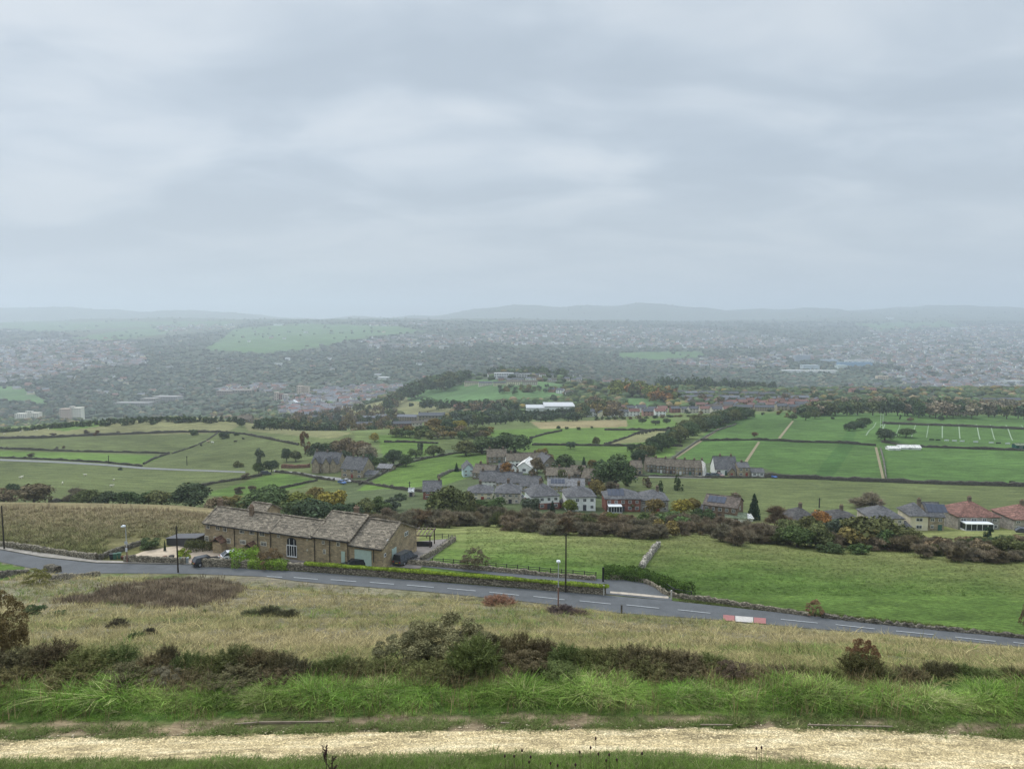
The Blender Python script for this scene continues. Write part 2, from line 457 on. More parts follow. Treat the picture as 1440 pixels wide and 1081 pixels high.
c = mix(nt, 1.0, r.outputs[0], ramp(nt, n2.outputs['Fac'], [(.3, .8), (.7, 1.2)]).outputs[0], 'MULTIPLY')
nt.links.new(c, b.inputs['Base Color'])
m_pave = mat_tint('paving', .75, 1.2, .8, src='obj')
UP = [(-260,752),(0,773),(60,784),(136,792),(280,794.5),(315,797.6),(460,806),(660,822),(839,836),(944,845),(1140,866),(1275,879),(1435,898),(1760,936)]
LO = [(-260,765),(0,790),(35,797),(85,808),(148,806),(280,807),(374,811),(413,816.5),(460,821),(600,832),(736,845.5),(872,862),(1017,872),(1140,884),(1275,894),(1440,910),(1760,950)]
road = strip('road', (-260, 1760), UP, LO, m_asph, .065, 8)
pv = strip('pavement', (-60, 300), [(-60,760),(0,769),(136,788.5),(260,791.5),(300,794)], [(-60,763),(0,772.5),(60,783.5),(136,791.5),(280,794.2),(300,796)], m_pave, .14, 2)
pv.color = (.30,.27,.23,1)
# entrance to the yard and the driveway behind the hedge
ent = strip('driveway', (800, 945), [(800,812),(857,815),(880,814),(905,820),(930,830),(945,843)], [(800,822),(839,834.5),(857,836),(880,838.5),(945,845)], m_asph, .075, 4)
ent2 = strip('driveway', (592, 812), [(592,789),(812,814)], [(592,797),(812,822)], m_asph, .085, 3)
kerb = strip('kerb_strip', (858, 940), [(858,832),(880,833.5),(935,839)], [(858,834.5),(880,836.5),(938,842)], m_pave, .11, 2); kerb.color = (.42,.36,.29,1)
fy = strip('gravel_yard', (176, 262), [(176,786),(200,776),(245,768),(262,767)], [(176,790),(262,790)], m_pave, .1, 4); fy.color = (.46,.37,.27,1)
fy = strip('gravel_yard', (262, 372), [(262,770),(372,776)], [(262,793.5),(372,798)], m_pave, .1, 4); fy.color = (.36,.29,.22,1)
fy = strip('paved_yard', (375, 628), [(375,768),(560,764),(628,758)], [(375,791),(440,792),(590,800),(606,786),(628,768)], m_pave, .1, 6); fy.color = (.20,.175,.155,1)
m_paint = mat_tint('road_paint', .8, 1.1, 3.0, src='obj'); 
for i, (x0, y0, x1, y1) in enumerate([(375,811.3,397,812.4),(413,812.6,447,815.2),(465,815.6,501,818.4),(520,819.4,554,822.2),(572,823.3,610,826.6),(629,828,669,831.5),(688,833.2,730,837.6),(750,839.2,794,844),(815,845.5,859,850),(881,851.2,927,856),(953,858,999,863),(1098,871.5,1150,876.8),(1175,879,1230,885),(1260,888,1313,893.2),(1343,896.6,1400,902.5),(1425,904,1480,910)]):
    o = strip('road_marking', (x0, x1), [(x0,y0-.45),(x1,y1-.45)], [(x0,y0+.45),(x1,y1+.45)], m_paint, .14, 1, n=8); o.color = (.34,.35,.35,1)
for x0, x1, c, k in [(1017,1033,(.34,.15,.14),.15),(1034,1059,(.50,.46,.42),.15),(1060,1077,(.34,.15,.14),.15)]:
    yu = lambda x: 865.2 + (x-1017)*.085; yl = lambda x: 873.2 + (x-1017)*.080
    o = strip('road_marking', (x0, x1), [(x0,yu(x0)),(x1,yu(x1))], [(x0,yl(x0)),(x1,yl(x1))], m_paint, k, 3, n=8); o.color = (*c, 1)
# ---------------------------------------------------------------- foliage
def foliage_mat(name, src, lo=.55, hi=1.5, sc=.9):
    m, nt, b = new_mat(name, 1.0, .05)
    if src == 'obj': c = N(nt, 'ShaderNodeObjectInfo').outputs['Color']
    else:
        at = N(nt, 'ShaderNodeAttribute'); at.attribute_name = 'Col'; c = at.outputs['Color']
    g = N(nt, 'ShaderNodeNewGeometry')
    n = noise(nt, g.outputs['Position'], sc, 3, .7)
    r = ramp(nt, n.outputs['Fac'], [(.3, lo), (.7, hi)])
    c = mix(nt, 1.0, c, r.outputs[0], 'MULTIPLY')
    rr = ramp(nt, g.outputs['Random Per Island'], [(0, .6), (1, 1.45)])
    c = mix(nt, 1.0, c, rr.outputs[0], 'MULTIPLY')
    nt.links.new(c, b.inputs['Base Color'])
    return m
m_leaf = foliage_mat('foliage', 'obj'); m_leafc = foliage_mat('foliage_mass', 'col', .7, 1.3, .05)
m_blade = foliage_mat('grass_blade', 'col', .75, 1.3, .8)
m_bark = mat_tint('bark', .7, 1.2, 4.0)
FOL = dict(dark=(.060,.082,.042), deep=(.070,.098,.040), olive=(.100,.108,.042), green=(.075,.105,.036), yellow=(.24,.21,.045),
           ygreen=(.14,.155,.035), brown=(.165,.125,.072), bare=(.205,.170,.112), rust=(.15,.075,.035), orange=(.24,.12,.04),
           blue=(.080,.100,.065), conifer=(.020,.042,.024), ochre=(.17,.13,.045), hedge=(.10,.17,.022), gorse=(.095,.098,.040),
           gdark=(.070,.055,.032), ggreen=(.085,.115,.030), heath=(.085,.055,.045))

def leaf_quads(P0, Nn, size, r, tri=False, asp=1.0):
    n = len(P0)
    Nn = Nn/np.linalg.norm(Nn, axis=1, keepdims=True)
    a = r.normal(size=(n, 3)); T = np.cross(Nn, a); T /= np.linalg.norm(T, axis=1, keepdims=True)
    B = np.cross(Nn, T)
    s = (size*np.exp(r.normal(size=n)*.3))[:, None]*.5
    T = T*s; B = B*s*asp
    j = lambda: (1 + r.normal(size=(n, 1))*.25)
    V = np.stack([P0-T*j()-B*j()*.4, P0+T*j()*.5-B*j(), P0+T*j()+B*j()*.4, P0-T*j()*.4+B*j()], 1).reshape(-1, 3)
    return V, np.arange(4*n).reshape(-1, 4)

def lobes(r, kind):
    L = []
    if kind == 'broad':
        for i in range(int(r.integers(18, 25))):
            th = r.uniform(0, 2*math.pi); ph = math.acos(r.uniform(-.85, 1)); q = r.uniform(.5, .95)
            L.append((q*.37*math.sin(ph)*math.cos(th), q*.37*math.sin(ph)*math.sin(th), .50+q*.36*math.cos(ph), r.uniform(.11, .20)))
        L.append((0, 0, .50, .30))
    elif kind == 'tall':
        for i in range(16):
            z = r.uniform(.2, .9); w = .26*math.sin(math.pi*min(.95, (z-.05)))**.6; th = r.uniform(0, 6.28)
            L.append((w*math.cos(th), w*math.sin(th), z, r.uniform(.09, .17)))
    elif kind == 'shrub':
        for i in range(14):
            th = r.uniform(0, 6.28); q = r.uniform(0, .36); z = r.uniform(.15, .78)*(1-q*.7)
            L.append((q*math.cos(th), q*math.sin(th), z, r.uniform(.12, .2)))
    elif kind == 'thorn':
        for i in range(64):
            th = r.uniform(0, 6.28); q = .44*math.sqrt(r.random()); z = (.88-1.9*q*q)*r.uniform(.35, 1.08)
            L.append((q*math.cos(th), q*math.sin(th), max(.08, z), r.uniform(.045, .10)))
    elif kind == 'conifer':
        for i in range(26):
            z = .08+.86*i/25; w = .36*(1-z)**.8; th = i*2.4
            L.append((w*.6*math.cos(th), w*.6*math.sin(th), z, .05+.14*(1-z)))
    return L

def crown_mesh(kind, seed, n, size, wild=.5):
    r = np.random.default_rng(seed)
    L = np.array(lobes(r, kind)); w = L[:, 3]**2; idx = r.choice(len(L), n, p=w/w.sum())
    d = r.normal(size=(n, 3)); d /= np.linalg.norm(d, axis=1, keepdims=True); d[:, 2] = np.where(d[:, 2] < -.5, -d[:, 2], d[:, 2])
    rad = L[idx, 3]*(.55 + .55*r.random(n)**.5)
    P0 = L[idx, :3] + d*rad[:, None]; P0[:, 2] = np.maximum(P0[:, 2], .01)
    V, Fq = leaf_quads(P0, d + r.normal(size=(n, 3))*wild, size, r)
    return np_mesh('crown', V, Fq, m_leaf), (V, Fq)

def twig_crown(seed, n, ln=.12, th=.0065):
    """dense twiggy crown of a hawthorn losing its leaves: thin slivers growing outward"""
    r = np.random.default_rng(seed)
    L = np.array(lobes(r, 'shrub')); w = L[:, 3]**2; idx = r.choice(len(L), n, p=w/w.sum())
    d = r.normal(size=(n, 3)); d /= np.linalg.norm(d, axis=1, keepdims=True); d[:, 2] = np.abs(d[:, 2])*.9+.1
    P0 = L[idx, :3] + d*(L[idx, 3]*(.2+.7*r.random(n)))[:, None]; P0[:, 2] = np.maximum(P0[:, 2], .0)
    dirn = d*.8 + r.normal(size=(n, 3))*.45; dirn[:, 2] += .25; dirn /= np.linalg.norm(dirn, axis=1, keepdims=True)
    T = np.cross(dirn, r.normal(size=(n, 3))); T /= np.linalg.norm(T, axis=1, keepdims=True)
    l = (ln*np.exp(r.normal(size=n)*.3))[:, None]; w = th*np.exp(r.normal(size=n)*.4)[:, None]
    V = np.stack([P0-T*w, P0+T*w, P0+dirn*l], 1).reshape(-1, 3)
    F3 = np.arange(3*n).reshape(-1, 3)
    return np_mesh('crown', V, F3, m_leaf)

def trunk_mesh(seed, limbs=5, h0=.45, r0=.03, shrub=False):
    r = random.Random(seed); m = MB()
    if shrub:
        for i in range(6):
            t = r.uniform(0, 6.28); m.tube((0.03*math.cos(t), .03*math.sin(t), -.05), (.22*math.cos(t), .22*math.sin(t), r.uniform(.4, .65)), .014, .004, 5)
    else:
        m.tube((0, 0, -.06), (0, 0, .18), r0*1.25, r0, 8); m.tube((0, 0, .18), (.01, 0, h0), r0, r0*.6, 8)
        m.tube((.01, 0, h0), (.0, .01, .8), r0*.6, r0*.15, 6)
        for i in range(limbs):
            t = 6.28*i/limbs+r.random(); z = r.uniform(.2, h0)
            m.tube((0, 0, z), (.27*math.cos(t), .27*math.sin(t), z+r.uniform(.12, .3)), r0*.5, r0*.12, 5)
    me = bpy.data.meshes.new('trunk'); me.from_pydata(m.v, [], m.f); me.materials.append(m_bark); me.update()
    return me

PR = {}
PR['broad'] = [(crown_mesh('broad', s, 3600, .040)[0], trunk_mesh(s)) for s in (1, 2, 3, 4)]
PR['tall'] = [(crown_mesh('tall', s, 2600, .035)[0], trunk_mesh(s)) for s in (5, 6)]
PR['shrub'] = [(crown_mesh('shrub', s, 2600, .045)[0], trunk_mesh(s, shrub=True)) for s in (7, 8, 9)]
PR['twig'] = [(twig_crown(s, 7600), trunk_mesh(s, shrub=True)) for s in (10, 11, 12)]
PR['bushy'] = [(crown_mesh('thorn', s, 6500, .020, .9)[0], trunk_mesh(s, shrub=True)) for s in (14, 15, 16)]
PR['conifer'] = [(crown_mesh('conifer', 13, 2800, .035, .9)[0], trunk_mesh(13, 0))]
PR['small'] = [(crown_mesh('broad', s, 420, .095)[0], trunk_mesh(s, 3)) for s in (21, 22, 23, 24)]
PR['smalls'] = [(crown_mesh('shrub', s, 380, .10)[0], trunk_mesh(s, shrub=True)) for s in (25, 26, 27)]
KIND_NAME = dict(bushy='shrub', broad='broadleaf_tree', tall='tall_tree', shrub='shrub', twig='hawthorn_shrub', conifer='conifer_tree', small='broadleaf_tree', smalls='shrub')
tcount = 0
def tree(proto, loc, w, hgt, col, label, cat='tree', group=None, name=None, vary=.12):
    global tcount; tcount += 1
    r = random.Random(tcount*13+5)
    root = empty(name or KIND_NAME[proto], (loc[0], loc[1], loc[2]-.15), r.uniform(0, 6.28), (w*r.uniform(.94,1.06), w*r.uniform(.94,1.06), hgt))
    tag(root, label, cat, group)
    cm, tm = PR[proto][r.randrange(len(PR[proto]))]
    c = FOL[col] if isinstance(col, str) else col
    k = 1 + r.uniform(-vary, vary); kk = 1 + r.uniform(-vary, vary)*.6
    mesh_obj('crown', cm, root, (c[0]*k*kk, c[1]*k, c[2]*k))
    mesh_obj('stems' if proto in ('shrub', 'twig', 'smalls') else 'trunk', tm, root, (.09,.075,.06))
    return root
ASP = dict(broad=.92, tall=1.75, shrub=.72, twig=.84, conifer=1.5, small=1.05, smalls=.85)
def place_top(px, top, wpx, d0, asp, lo=.72, hi=1.4):
    """distance near d0 at which a plant of this width and build reaches photo row top"""
    ds = d0*np.exp(np.linspace(math.log(lo), math.log(hi), 60))
    s, _ = ray(px, top); X = float(s)*ds
    g = Z(X, ds); hh = asp*wpx*ds/F0
    _, rr = project(X, ds, -(g+hh))
    cost = np.abs(rr-top) + 5*np.abs(np.log(ds/d0))
    k = int(cost.argmin()); d = float(ds[k])
    b = PD(px, d); hgt = -float(trow(top))*d - b.z
    return b, d, min(max(hgt, .65*hh[k]), 1.7*hh[k])
MASS = []
def ftree(proto, px, top, wpx, d, col, label, cat='tree', group=None, name=None, minh=.8, mass=False, rng_=(.72, 1.4)):
    """tree under photo column px near distance d, crown reaching photo row top"""
    if rng_ == (.72, 1.4): rng_ = (.965, 1.10) if d < 262 else (.92, 1.13)
    b, d, hgt = place_top(px, top, wpx, d, ASP[proto], *rng_)
    if mass: MASS.append((b, wpx*d/F0*1.1, hgt, FOL[col])); return
    sk = .16 if proto == 'small' else .07
    b = b - Vector((0, 0, sk*hgt))
    return tree(proto, b, wpx*d/F0*1.12, hgt*(1.02+sk), col, label, cat, group, name)

CN = dict(dark='dark green', deep='deep green', olive='olive green', green='green', yellow='yellow leaved', ygreen='yellow green', brown='brown leaved',
          bare='half bare grey brown', rust='rust brown', orange='orange leaved', blue='grey green', conifer='dark conifer', ochre='ochre leaved')
# single trees: proto, px, top row, width px, distance, colour, where (label tail)
T1 = [
 ('broad',18,677,24,238,'dark','at the far left end of the field hedge'), ('broad',48,677,58,231,'brown','round, largest in the hedge at the far left'),
 ('twig',108,681,30,246,'bare','small, alone above the hedge on the left'), ('shrub',0,684,44,236,'brown','on the left edge of the photo in the field hedge'),
 ('broad',126,690,42,233,'olive','left end of the dark hedge behind the brown field'), ('broad',152,692,38,232,'dark','second in the dark hedge behind the brown field'),
 ('broad',178,693,40,231,'deep','low, in the middle of the dark hedge behind the brown field'), ('broad',203,693,38,230,'deep','beside the olive tree in the dark hedge behind the brown field'),
 ('broad',228,688,44,228,'olive','where the dark hedge rises behind the brown field'), ('broad',268,683,64,224,'dark','large and rounded, left of the stone farmhouse roof'),
 ('shrub',304,694,34,222,'brown','just behind the left chimney of the stone farmhouse'), ('shrub',328,692,34,224,'ochre','behind the left roof of the stone farmhouse'),
 ('shrub',349,694,30,226,'olive','left of the round tree behind the farmhouse'), ('broad',376,688,72,205,'deep','large round tree behind the farmhouse valley roof'),
 ('broad',420,689,52,222,'ygreen','tall, behind the long farmhouse roof'), ('broad',415,704,52,190,'deep','low, between the round tree and the farmhouse roof'),
 ('broad',447,702,66,186,'dark','behind the ridge of the long farmhouse roof'), ('broad',466,685,46,225,'yellow','bright, behind the farmhouse barn roof'),
 ('broad',445,682,36,240,'ochre','beside the bright yellow tree behind the farmhouse'), ('broad',487,702,50,188,'dark','behind the right farmhouse chimney'),
 ('shrub',508,697,46,205,'olive','scrubby, behind the right farmhouse roof'), ('shrub',532,692,40,214,'green','scrubby, left of the grey lane wall'),
 ('shrub',553,694,34,208,'blue','rounded, beside the lane down to the red brick house'), ('shrub',563,690,18,268,'dark','small dark bush beside the stone shed on the lane'),
 ('broad',633,679,66,200,'olive','big spreading tree right of the red brick house'), ('broad',655,688,40,198,'olive','right flank of the big tree by the red brick house'),
 ('broad',612,690,34,196,'green','in front of the red brick house'), ('shrub',690,694,42,200,'green','in front of the grey roofed semis'),
 ('broad',746,696,30,206,'blue','left of the white gabled semi'), ('conifer',777,703,13,206,'conifer','small, against the white gabled semi'),
 ('broad',803,700,22,206,'ygreen','in front of the white hipped semi'), ('broad',838,672,30,238,'ochre','between the white semi and the dark wood'),
 ('twig',857,674,28,236,'bare','between the ochre tree and the red brick semi'), ('broad',848,658,15,285,'yellow','small and bright before the dark wood'),
 ('broad',866,636,62,296,'deep','largest and darkest, left end of the stone terrace'), ('broad',846,644,30,305,'dark','left shoulder of the dark wood by the terrace'),
 ('broad',755,641,26,276,'brown','tall, in the middle of the hamlet'), ('broad',713,648,24,290,'orange','autumn tree in the middle of the hamlet'),
 ('broad',795,636,38,322,'deep','wide, behind the hamlet mill roofs'), ('conifer',821,642,12,318,'conifer','small, behind the hamlet mill roofs'),
 ('broad',833,644,18,315,'ochre','small, beside the little conifer behind the mill'), ('broad',724,611,54,415,'deep','right and tallest of the dark copse above the hamlet'),
 ('broad',702,611,44,425,'dark','middle of the dark copse above the hamlet'), ('broad',678,620,44,420,'deep','left of the dark copse above the hamlet'),
 ('broad',655,628,40,415,'olive','left end of the copse above the hamlet'), ('broad',762,628,20,395,'ochre','thin, right of the copse above the hamlet'),
 ('broad',772,636,16,380,'brown','small, behind the hamlet roofs'), ('broad',802,619,15,440,'blue','alone in the middle of the green fields'),
 ('broad',838,613,14,465,'olive','alone on the green field, right of its twin'), ('broad',898,627,32,350,'dark','dark, at the upper corner of the stone terrace'),
 ('broad',888,622,16,372,'dark','narrow, behind the dark tree by the terrace'), ('shrub',912,638,22,348,'brown','low, between the dark tree and the terrace'),
 ('broad',1061,606,9,505,'rust','tiny and round, on the wall between two right hand fields'), ('broad',867,700,14,205,'yellow','small, before the red brick semi'),
 ('shrub',890,703,22,203,'olive','before the middle of the red brick semi'), ('broad',920,698,28,204,'ochre','between the two red semis'), ('broad',958,698,34,204,'yellow','big yellow tree right of the semis'),
 ('broad',975,697,26,208,'ochre','right of the big yellow tree'), ('shrub',990,712,30,198,'deep','left of the brown stone pair'), ('shrub',950,716,60,190,'green','low and wide under the yellow tree'),
 ('twig',1033,690,24,235,'bare','bare, behind the brown stone pair'), ('conifer',1060,694,25,206,'conifer','pointed conifer beside the green roofed garage'),
 ('twig',1094,708,52,200,'brown','spreading, right of the pointed conifer'), ('broad',1112,728,52,172,'olive','low, below the dark hipped roof'), ('broad',1138,722,48,174,'olive','below the dark hipped roof, right one'),
 ('broad',1152,715,38,182,'orange','autumn tree in front of the dark hipped roof'), ('broad',1180,722,50,170,'blue','grey green tree before the pair with a white chimney'),
 ('broad',1225,722,92,158,'olive','biggest tree of the belt, before the hipped semi on the right'), ('broad',1205,735,60,155,'ochre','left shoulder of the biggest tree of the belt'), ('twig',1222,688,48,240,'bare','wide bare tree behind the semis on the right'),
 ('broad',1265,738,54,156,'dark','dark, below the cream house'), ('tall',1390,742,17,176,'conifer','clipped evergreen in front of the red roofed semi'),
 ('broad',1194,594,20,562,'dark','left of the leaning pair by the rugby pitch'), ('broad',1203,590,24,575,'dark','middle of the trees by the rugby pitch'), ('broad',1214,585,22,595,'deep','right and highest of the trees by the rugby pitch'),
 ('broad',1244,605,33,505,'dark','big round tree beside the white tents'), ('broad',1274,606,25,520,'deep','right of the big round tree beside the tents'), ('broad',1323,583,10,650,'dark','small, alone on the far touchline'),
 ('tall',1266,583,4,650,'conifer','tiny and narrow on the far touchline'), ('shrub',1280,585,9,655,'brown','tiny brown bush on the far touchline'), ('broad',1115,580,13,668,'olive','at the top of the left field path'), ('broad',1133,577,15,668,'green','left of the pair on the field crest'),
 ('broad',1146,575,15,668,'olive','right of the pair on the field crest'), ('shrub',1171,585,6,620,'dark','tiny bush in the upper right field'), ('shrub',1424,674,9,322,'dark','small, on the dark wall at the right edge'),
 ('twig',75,607,9,560,'bare','small, left one on the long wall of the left hill'), ('twig',121,603,9,565,'bare','small, second on the long wall of the left hill'), ('twig',137,604,10,567,'rust','small and reddish on the left hill'),
 ('twig',166,605,6,565,'bare','tiny, on the long wall of the left hill'), ('twig',80,627,6,500,'bare','tiny, on the middle wall of the left hill'), ('twig',90,626,5,500,'bare','tiny and narrow, on the middle wall of the left hill'),
 ('twig',44,635,10,455,'brown','small, above the lane on the left hill'), ('shrub',169,656,7,375,'dark','tiny bush below the lane on the left hill'), ('shrub',272,601,15,560,'deep','round bush on the top wall of the left hill'),
 ('shrub',316,605,16,550,'dark','bush at the wall corner of the left hill'), ('shrub',332,606,9,548,'dark','small bush at the wall corner of the left hill'), ('broad',340,590,11,610,'dark','at the end of the crest hedge on the left hill'),
 ('shrub',334,645,17,385,'olive','bush beside the lane, left of the green trees'), ('tall',367,631,20,360,'blue','tall and pale green, left of the stone villa'), ('broad',364,648,20,352,'green','in front of the tall pale tree left of the villa'),
 ('broad',382,644,22,354,'dark','dark, by the parked van left of the villa'), ('twig',346,663,13,318,'bare','bare bush at the corner of the bright field'), ('twig',337,681,14,262,'bare','bare bush below the bright field, left one'),
 ('twig',355,679,12,262,'bare','bare bush below the bright field, right one'), ('broad',403,627,18,362,'dark','first of the dark trees left of the villa'), ('broad',416,631,20,360,'olive','second of the dark trees left of the villa'),
 ('tall',429,608,18,385,'rust','tall rusty tree behind the villa'), ('broad',447,620,30,410,'dark','behind the villa roof'), ('broad',464,618,30,415,'deep','right of the villa roof'), ('broad',486,611,40,430,'brown','brown topped, in the wood right of the villa'),
 ('broad',503,616,38,425,'brown','in the middle of the wood right of the villa'), ('broad',517,622,34,410,'bare','greyish, in the wood right of the villa'), ('broad',484,630,30,400,'dark','dark front of the wood right of the villa'),
 ('broad',518,636,30,385,'dark','dark front of the wood, above the low sheds'), ('broad',534,640,24,380,'green','right end of the wood near the sheds'), ('broad',553,629,32,385,'dark','round, right of the wood'), ('broad',571,636,24,380,'deep','lower, right of the wood'),
 ('broad',527,607,16,430,'yellow','yellow crown above the wood right of the villa'), ('tall',591,621,11,440,'blue','thin, alone on the field above the bright meadow'), ('conifer',642,650,9,312,'conifer','small pointed tree by the pale blue house'),
 ('broad',610,634,30,420,'olive','left of the hedge along the bright meadow'), ('broad',585,636,24,420,'green','at the top of the bright meadow'), ('broad',632,604,28,560,'dark','dark tree in the valley copse'), ('broad',645,603,26,560,'yellow','bright yellow crown in the valley copse'),
 ('broad',660,612,26,520,'olive','right of the yellow crown in the valley copse'), ('broad',612,608,30,560,'ochre','left in the valley copse'), ('tall',557,611,5,530,'blue','tiny thin tree in the small green fields'), ('broad',595,612,18,520,'olive','small, above the bright meadow field'),
 ('broad',903,587,12,640,'dark','in the mid green fields'), ('broad',922,590,14,620,'blue','right of the dark tree in the mid green fields'),('broad',938,588,14,640,'dark','dark, below the white village'), ('shrub',785,597,8,560,'dark','small round bush on the brown strip'), ('shrub',797,599,6,555,'dark','tiny round bush on the brown strip'),
 ('shrub',814,599,7,560,'olive','tiny olive bush on the brown strip'), ('shrub',832,598,5,560,'dark','smallest bush on the brown strip'),
]
for proto, px, top, w, d, col, where in T1:
    pr = proto
    lab = (CN[col] + ' ' + ('bush ' if proto in ('shrub', 'twig') else 'tree ') if ('tree' not in where and 'bush' not in where) else CN[col] + ', ') + where
    ftree(pr, px, top, w, d, col, lab, 'bush' if proto in ('shrub', 'twig') else 'tree')

def belt(proto, xs, tops, dfun, wpx, cols, step, label, group, cat='tree', rows=1, dstep=8, jit=3, seed=1, name=None, mass=False, rng_=(.93, 1.08)):
    r = random.Random(seed)
    for k in range(rows):
        x = xs[0] + r.uniform(0, step)
        while x < xs[1]:
            top = float(np.interp(x, *zip(*tops))) + r.uniform(-jit, jit) + k*0
            d = float(np.interp(x, *zip(*dfun))) if not isinstance(dfun, (int, float)) else dfun
            d += -k*dstep + r.uniform(-.3, .3)*dstep
            c = r.choice(cols)
            pt = proto if isinstance(proto, str) else r.choice(proto)
            ftree(pt, x, top + k*jit*1.6, wpx*r.uniform(.75, 1.25), d, c, CN[c] + ' ' + label, cat, group, name, mass=mass, rng_=rng_)
            x += step*r.uniform(.7, 1.3)
# brown hawthorn belt below the field brow
BROW = [(480,168),(590,163),(720,160),(960,145),(1200,134),(1440,126)]
BT = [(500,720),(540,713),(600,707),(650,703),(700,707),(760,715),(850,721),(900,724),(960,718),(1020,724),(1100,735),(1150,742),(1250,748),(1330,752),(1440,764)]
off = lambda o: [(x, d+o) for x, d in BROW]
belt('twig', (495,1470), BT, off(26), 34, ['bare','bare','bare','brown','bare','olive'], 15, 'shrub, back row of the belt below the crest', 'back row of the long brown shrub belt', 'bush', seed=3)
for bx in ((515,1115),(1292,1470)): belt('twig', bx, [(x, y+9) for x, y in BT], off(15), 30, ['bare','bare','brown','bare','olive','bare'], 13, 'shrub, front row of the belt below the crest', 'front row of the long brown shrub belt', 'bush', seed=4+bx[0])
for i, (x, t, w, c) in enumerate([(557,722,22,'deep'),(716,729,24,'ygreen'),(786,733,22,'ygreen'),(880,738,26,'ochre'),(935,727,40,'ochre'),(1075,742,22,'blue'),(1168,758,40,'deep'),(1210,760,36,'green'),(1380,752,40,'brown'),(1420,750,44,'olive'),(1320,748,44,'brown'),(1290,742,36,'olive')]):
    ftree('shrub', x, t, w, float(np.interp(x, *zip(*off(12)))), c, CN[c] + ' bush in the hawthorn belt, ' + ['behind the farmhouse yard','below the white gabled semi','below the white hipped semi','left of the wall end','just right of the wall end','below the pointed conifer','left below the biggest tree','under the biggest tree','below the clipped evergreen','near the right edge','below the white conservatory','below the cream house'][i], 'bush')
belt('shrub', (650,1000), [(650,712),(760,716),(1000,719)], 203, 17, ['olive','deep','green','brown','ygreen'], 15, 'garden shrub between the semis and the hawthorn belt', 'garden shrubs behind the hawthorn belt', 'bush', rows=1, seed=51, dstep=6, jit=3)
belt('shrub', (1225,1470), [(1225,750),(1440,756)], 178, 22, ['olive','deep','green','brown'], 15, 'garden shrub below the semis on the right', 'garden shrubs below the right hand semis', 'bush', rows=1, seed=52, dstep=6, jit=4)
belt('broad', (1105,1300), [(1105,733),(1180,728),(1300,742)], 160, 44, ['olive','deep','ochre','green','olive'], 26, 'tree in the leafy part of the belt below the semis', 'leafy trees of the belt below the semis', rows=1, seed=53, dstep=5, jit=4)
# woods and belts further off
belt('small', (552,690), [(552,604),(620,603),(690,616)], 545, 17, ['olive','ochre','deep','brown','green'], 10, 'tree in the mixed copse above the bright meadow', 'mixed copse above the bright meadow', rows=2, seed=41, dstep=22, rng_=(.9,1.1))
belt('small', (492,560), [(492,607),(560,608)], 600, 14, ['olive','brown','deep','ochre'], 9, 'tree below the grey valley terrace', 'trees below the valley terraces', rows=1, seed=42, dstep=12)
belt('smalls', (470,620), [(470,593),(620,598)], 800, 9, ['olive','dark','brown'], 19, 'tree', 'x', mass=True, rows=1, seed=43, dstep=40)
belt('smalls', (400,560), [(400,575),(560,558)], 1000, 9, ['olive','dark','brown','ochre'], 7, 'tree', 'x', mass=True, rows=4, seed=44, dstep=110)
belt('small', (960,1180), [(960,556),(1180,553)], 880, 11, ['dark','olive','brown','deep'], 22, 'tree', 'x', mass=True, rows=1, seed=45, dstep=60)
belt('smalls', (830,1060), [(830,584),(1060,583)], 700, 9, ['olive','dark','brown','green'], 10, 'garden tree in the white village', 'garden trees in the white village', rows=1, seed=46, dstep=10)
belt('smalls', (700,830), [(700,541),(830,541)], 1150, 8, ['olive','dark','ochre'], 9, 'tree', 'x', mass=True, rows=2, seed=47, dstep=60)
belt('small', (362,484), [(362,585),(400,588),(440,594),(484,601)], 640, 18, ['dark','deep','olive','dark'], 8, 'tree in the belt over the crest, right of the left hill', 'dark tree belt over the crest of the left hill', rows=2, seed=5, dstep=14)
belt('small', (615,720), [(615,584),(640,577),(720,574)], 700, 18, ['dark','deep','blue','olive'], 7, 'tree in the valley wood left of the long white shed', 'valley wood left of the long white shed', rows=2, seed=6, dstep=20)
belt('small', (718,816), [(718,577),(816,573)], 690, 13, ['dark','dark','blue'], 6, 'tree in the dark row before the long white shed', 'tall dark row before the long white shed', rows=2, seed=7, dstep=8)
belt('small', (812,880), [(812,566),(830,556),(860,560),(880,572)], 780, 18, ['olive','ochre','deep','brown'], 8, 'tree in the mixed copse right of the long white shed', 'mixed copse right of the long white shed', rows=3, seed=8, dstep=25)
belt('small', (862,952), [(862,535),(900,536),(935,546),(952,548)], 1000, 16, ['ygreen','ochre','olive','orange'], 6, 'tree in the autumn copse above the white village', 'autumn copse above the white village', rows=2, seed=9, mass=True, dstep=25)
belt('small', (925,1100), [(925,530),(1000,533),(1100,540)], 1350, 14, ['dark','deep','olive'], 7, 'tree in the wood behind the brick estate', 'wood behind the brick estate', rows=1, seed=10, mass=True, dstep=30)
belt('broad', (902,1050), [(902,622),(935,606),(960,592),(985,581),(1015,576),(1048,574)], [(902,400),(960,520),(1000,610),(1048,690)], 28, ['deep','dark','olive'], 10, 'tree in the slanting wood beside the right hand fields', 'slanting wood beside the right hand fields', rows=2, seed=11, dstep=16)
belt('small', (1120,1450), [(1120,570),(1150,562),(1230,556),(1330,557),(1440,562)], 720, 20, ['bare','brown','dark','deep','olive','bare'], 8, 'tree in the long wood behind the rugby pitch', 'long wood behind the rugby pitch', rows=2, seed=12, dstep=18)
belt('small', (690,800), [(690,517),(740,515),(800,521)], 1420, 14, ['dark','deep'], 7, 'tree on the skyline of the estate hill', 'dark trees on top of the estate hill', rows=1, seed=13, mass=True, dstep=10)
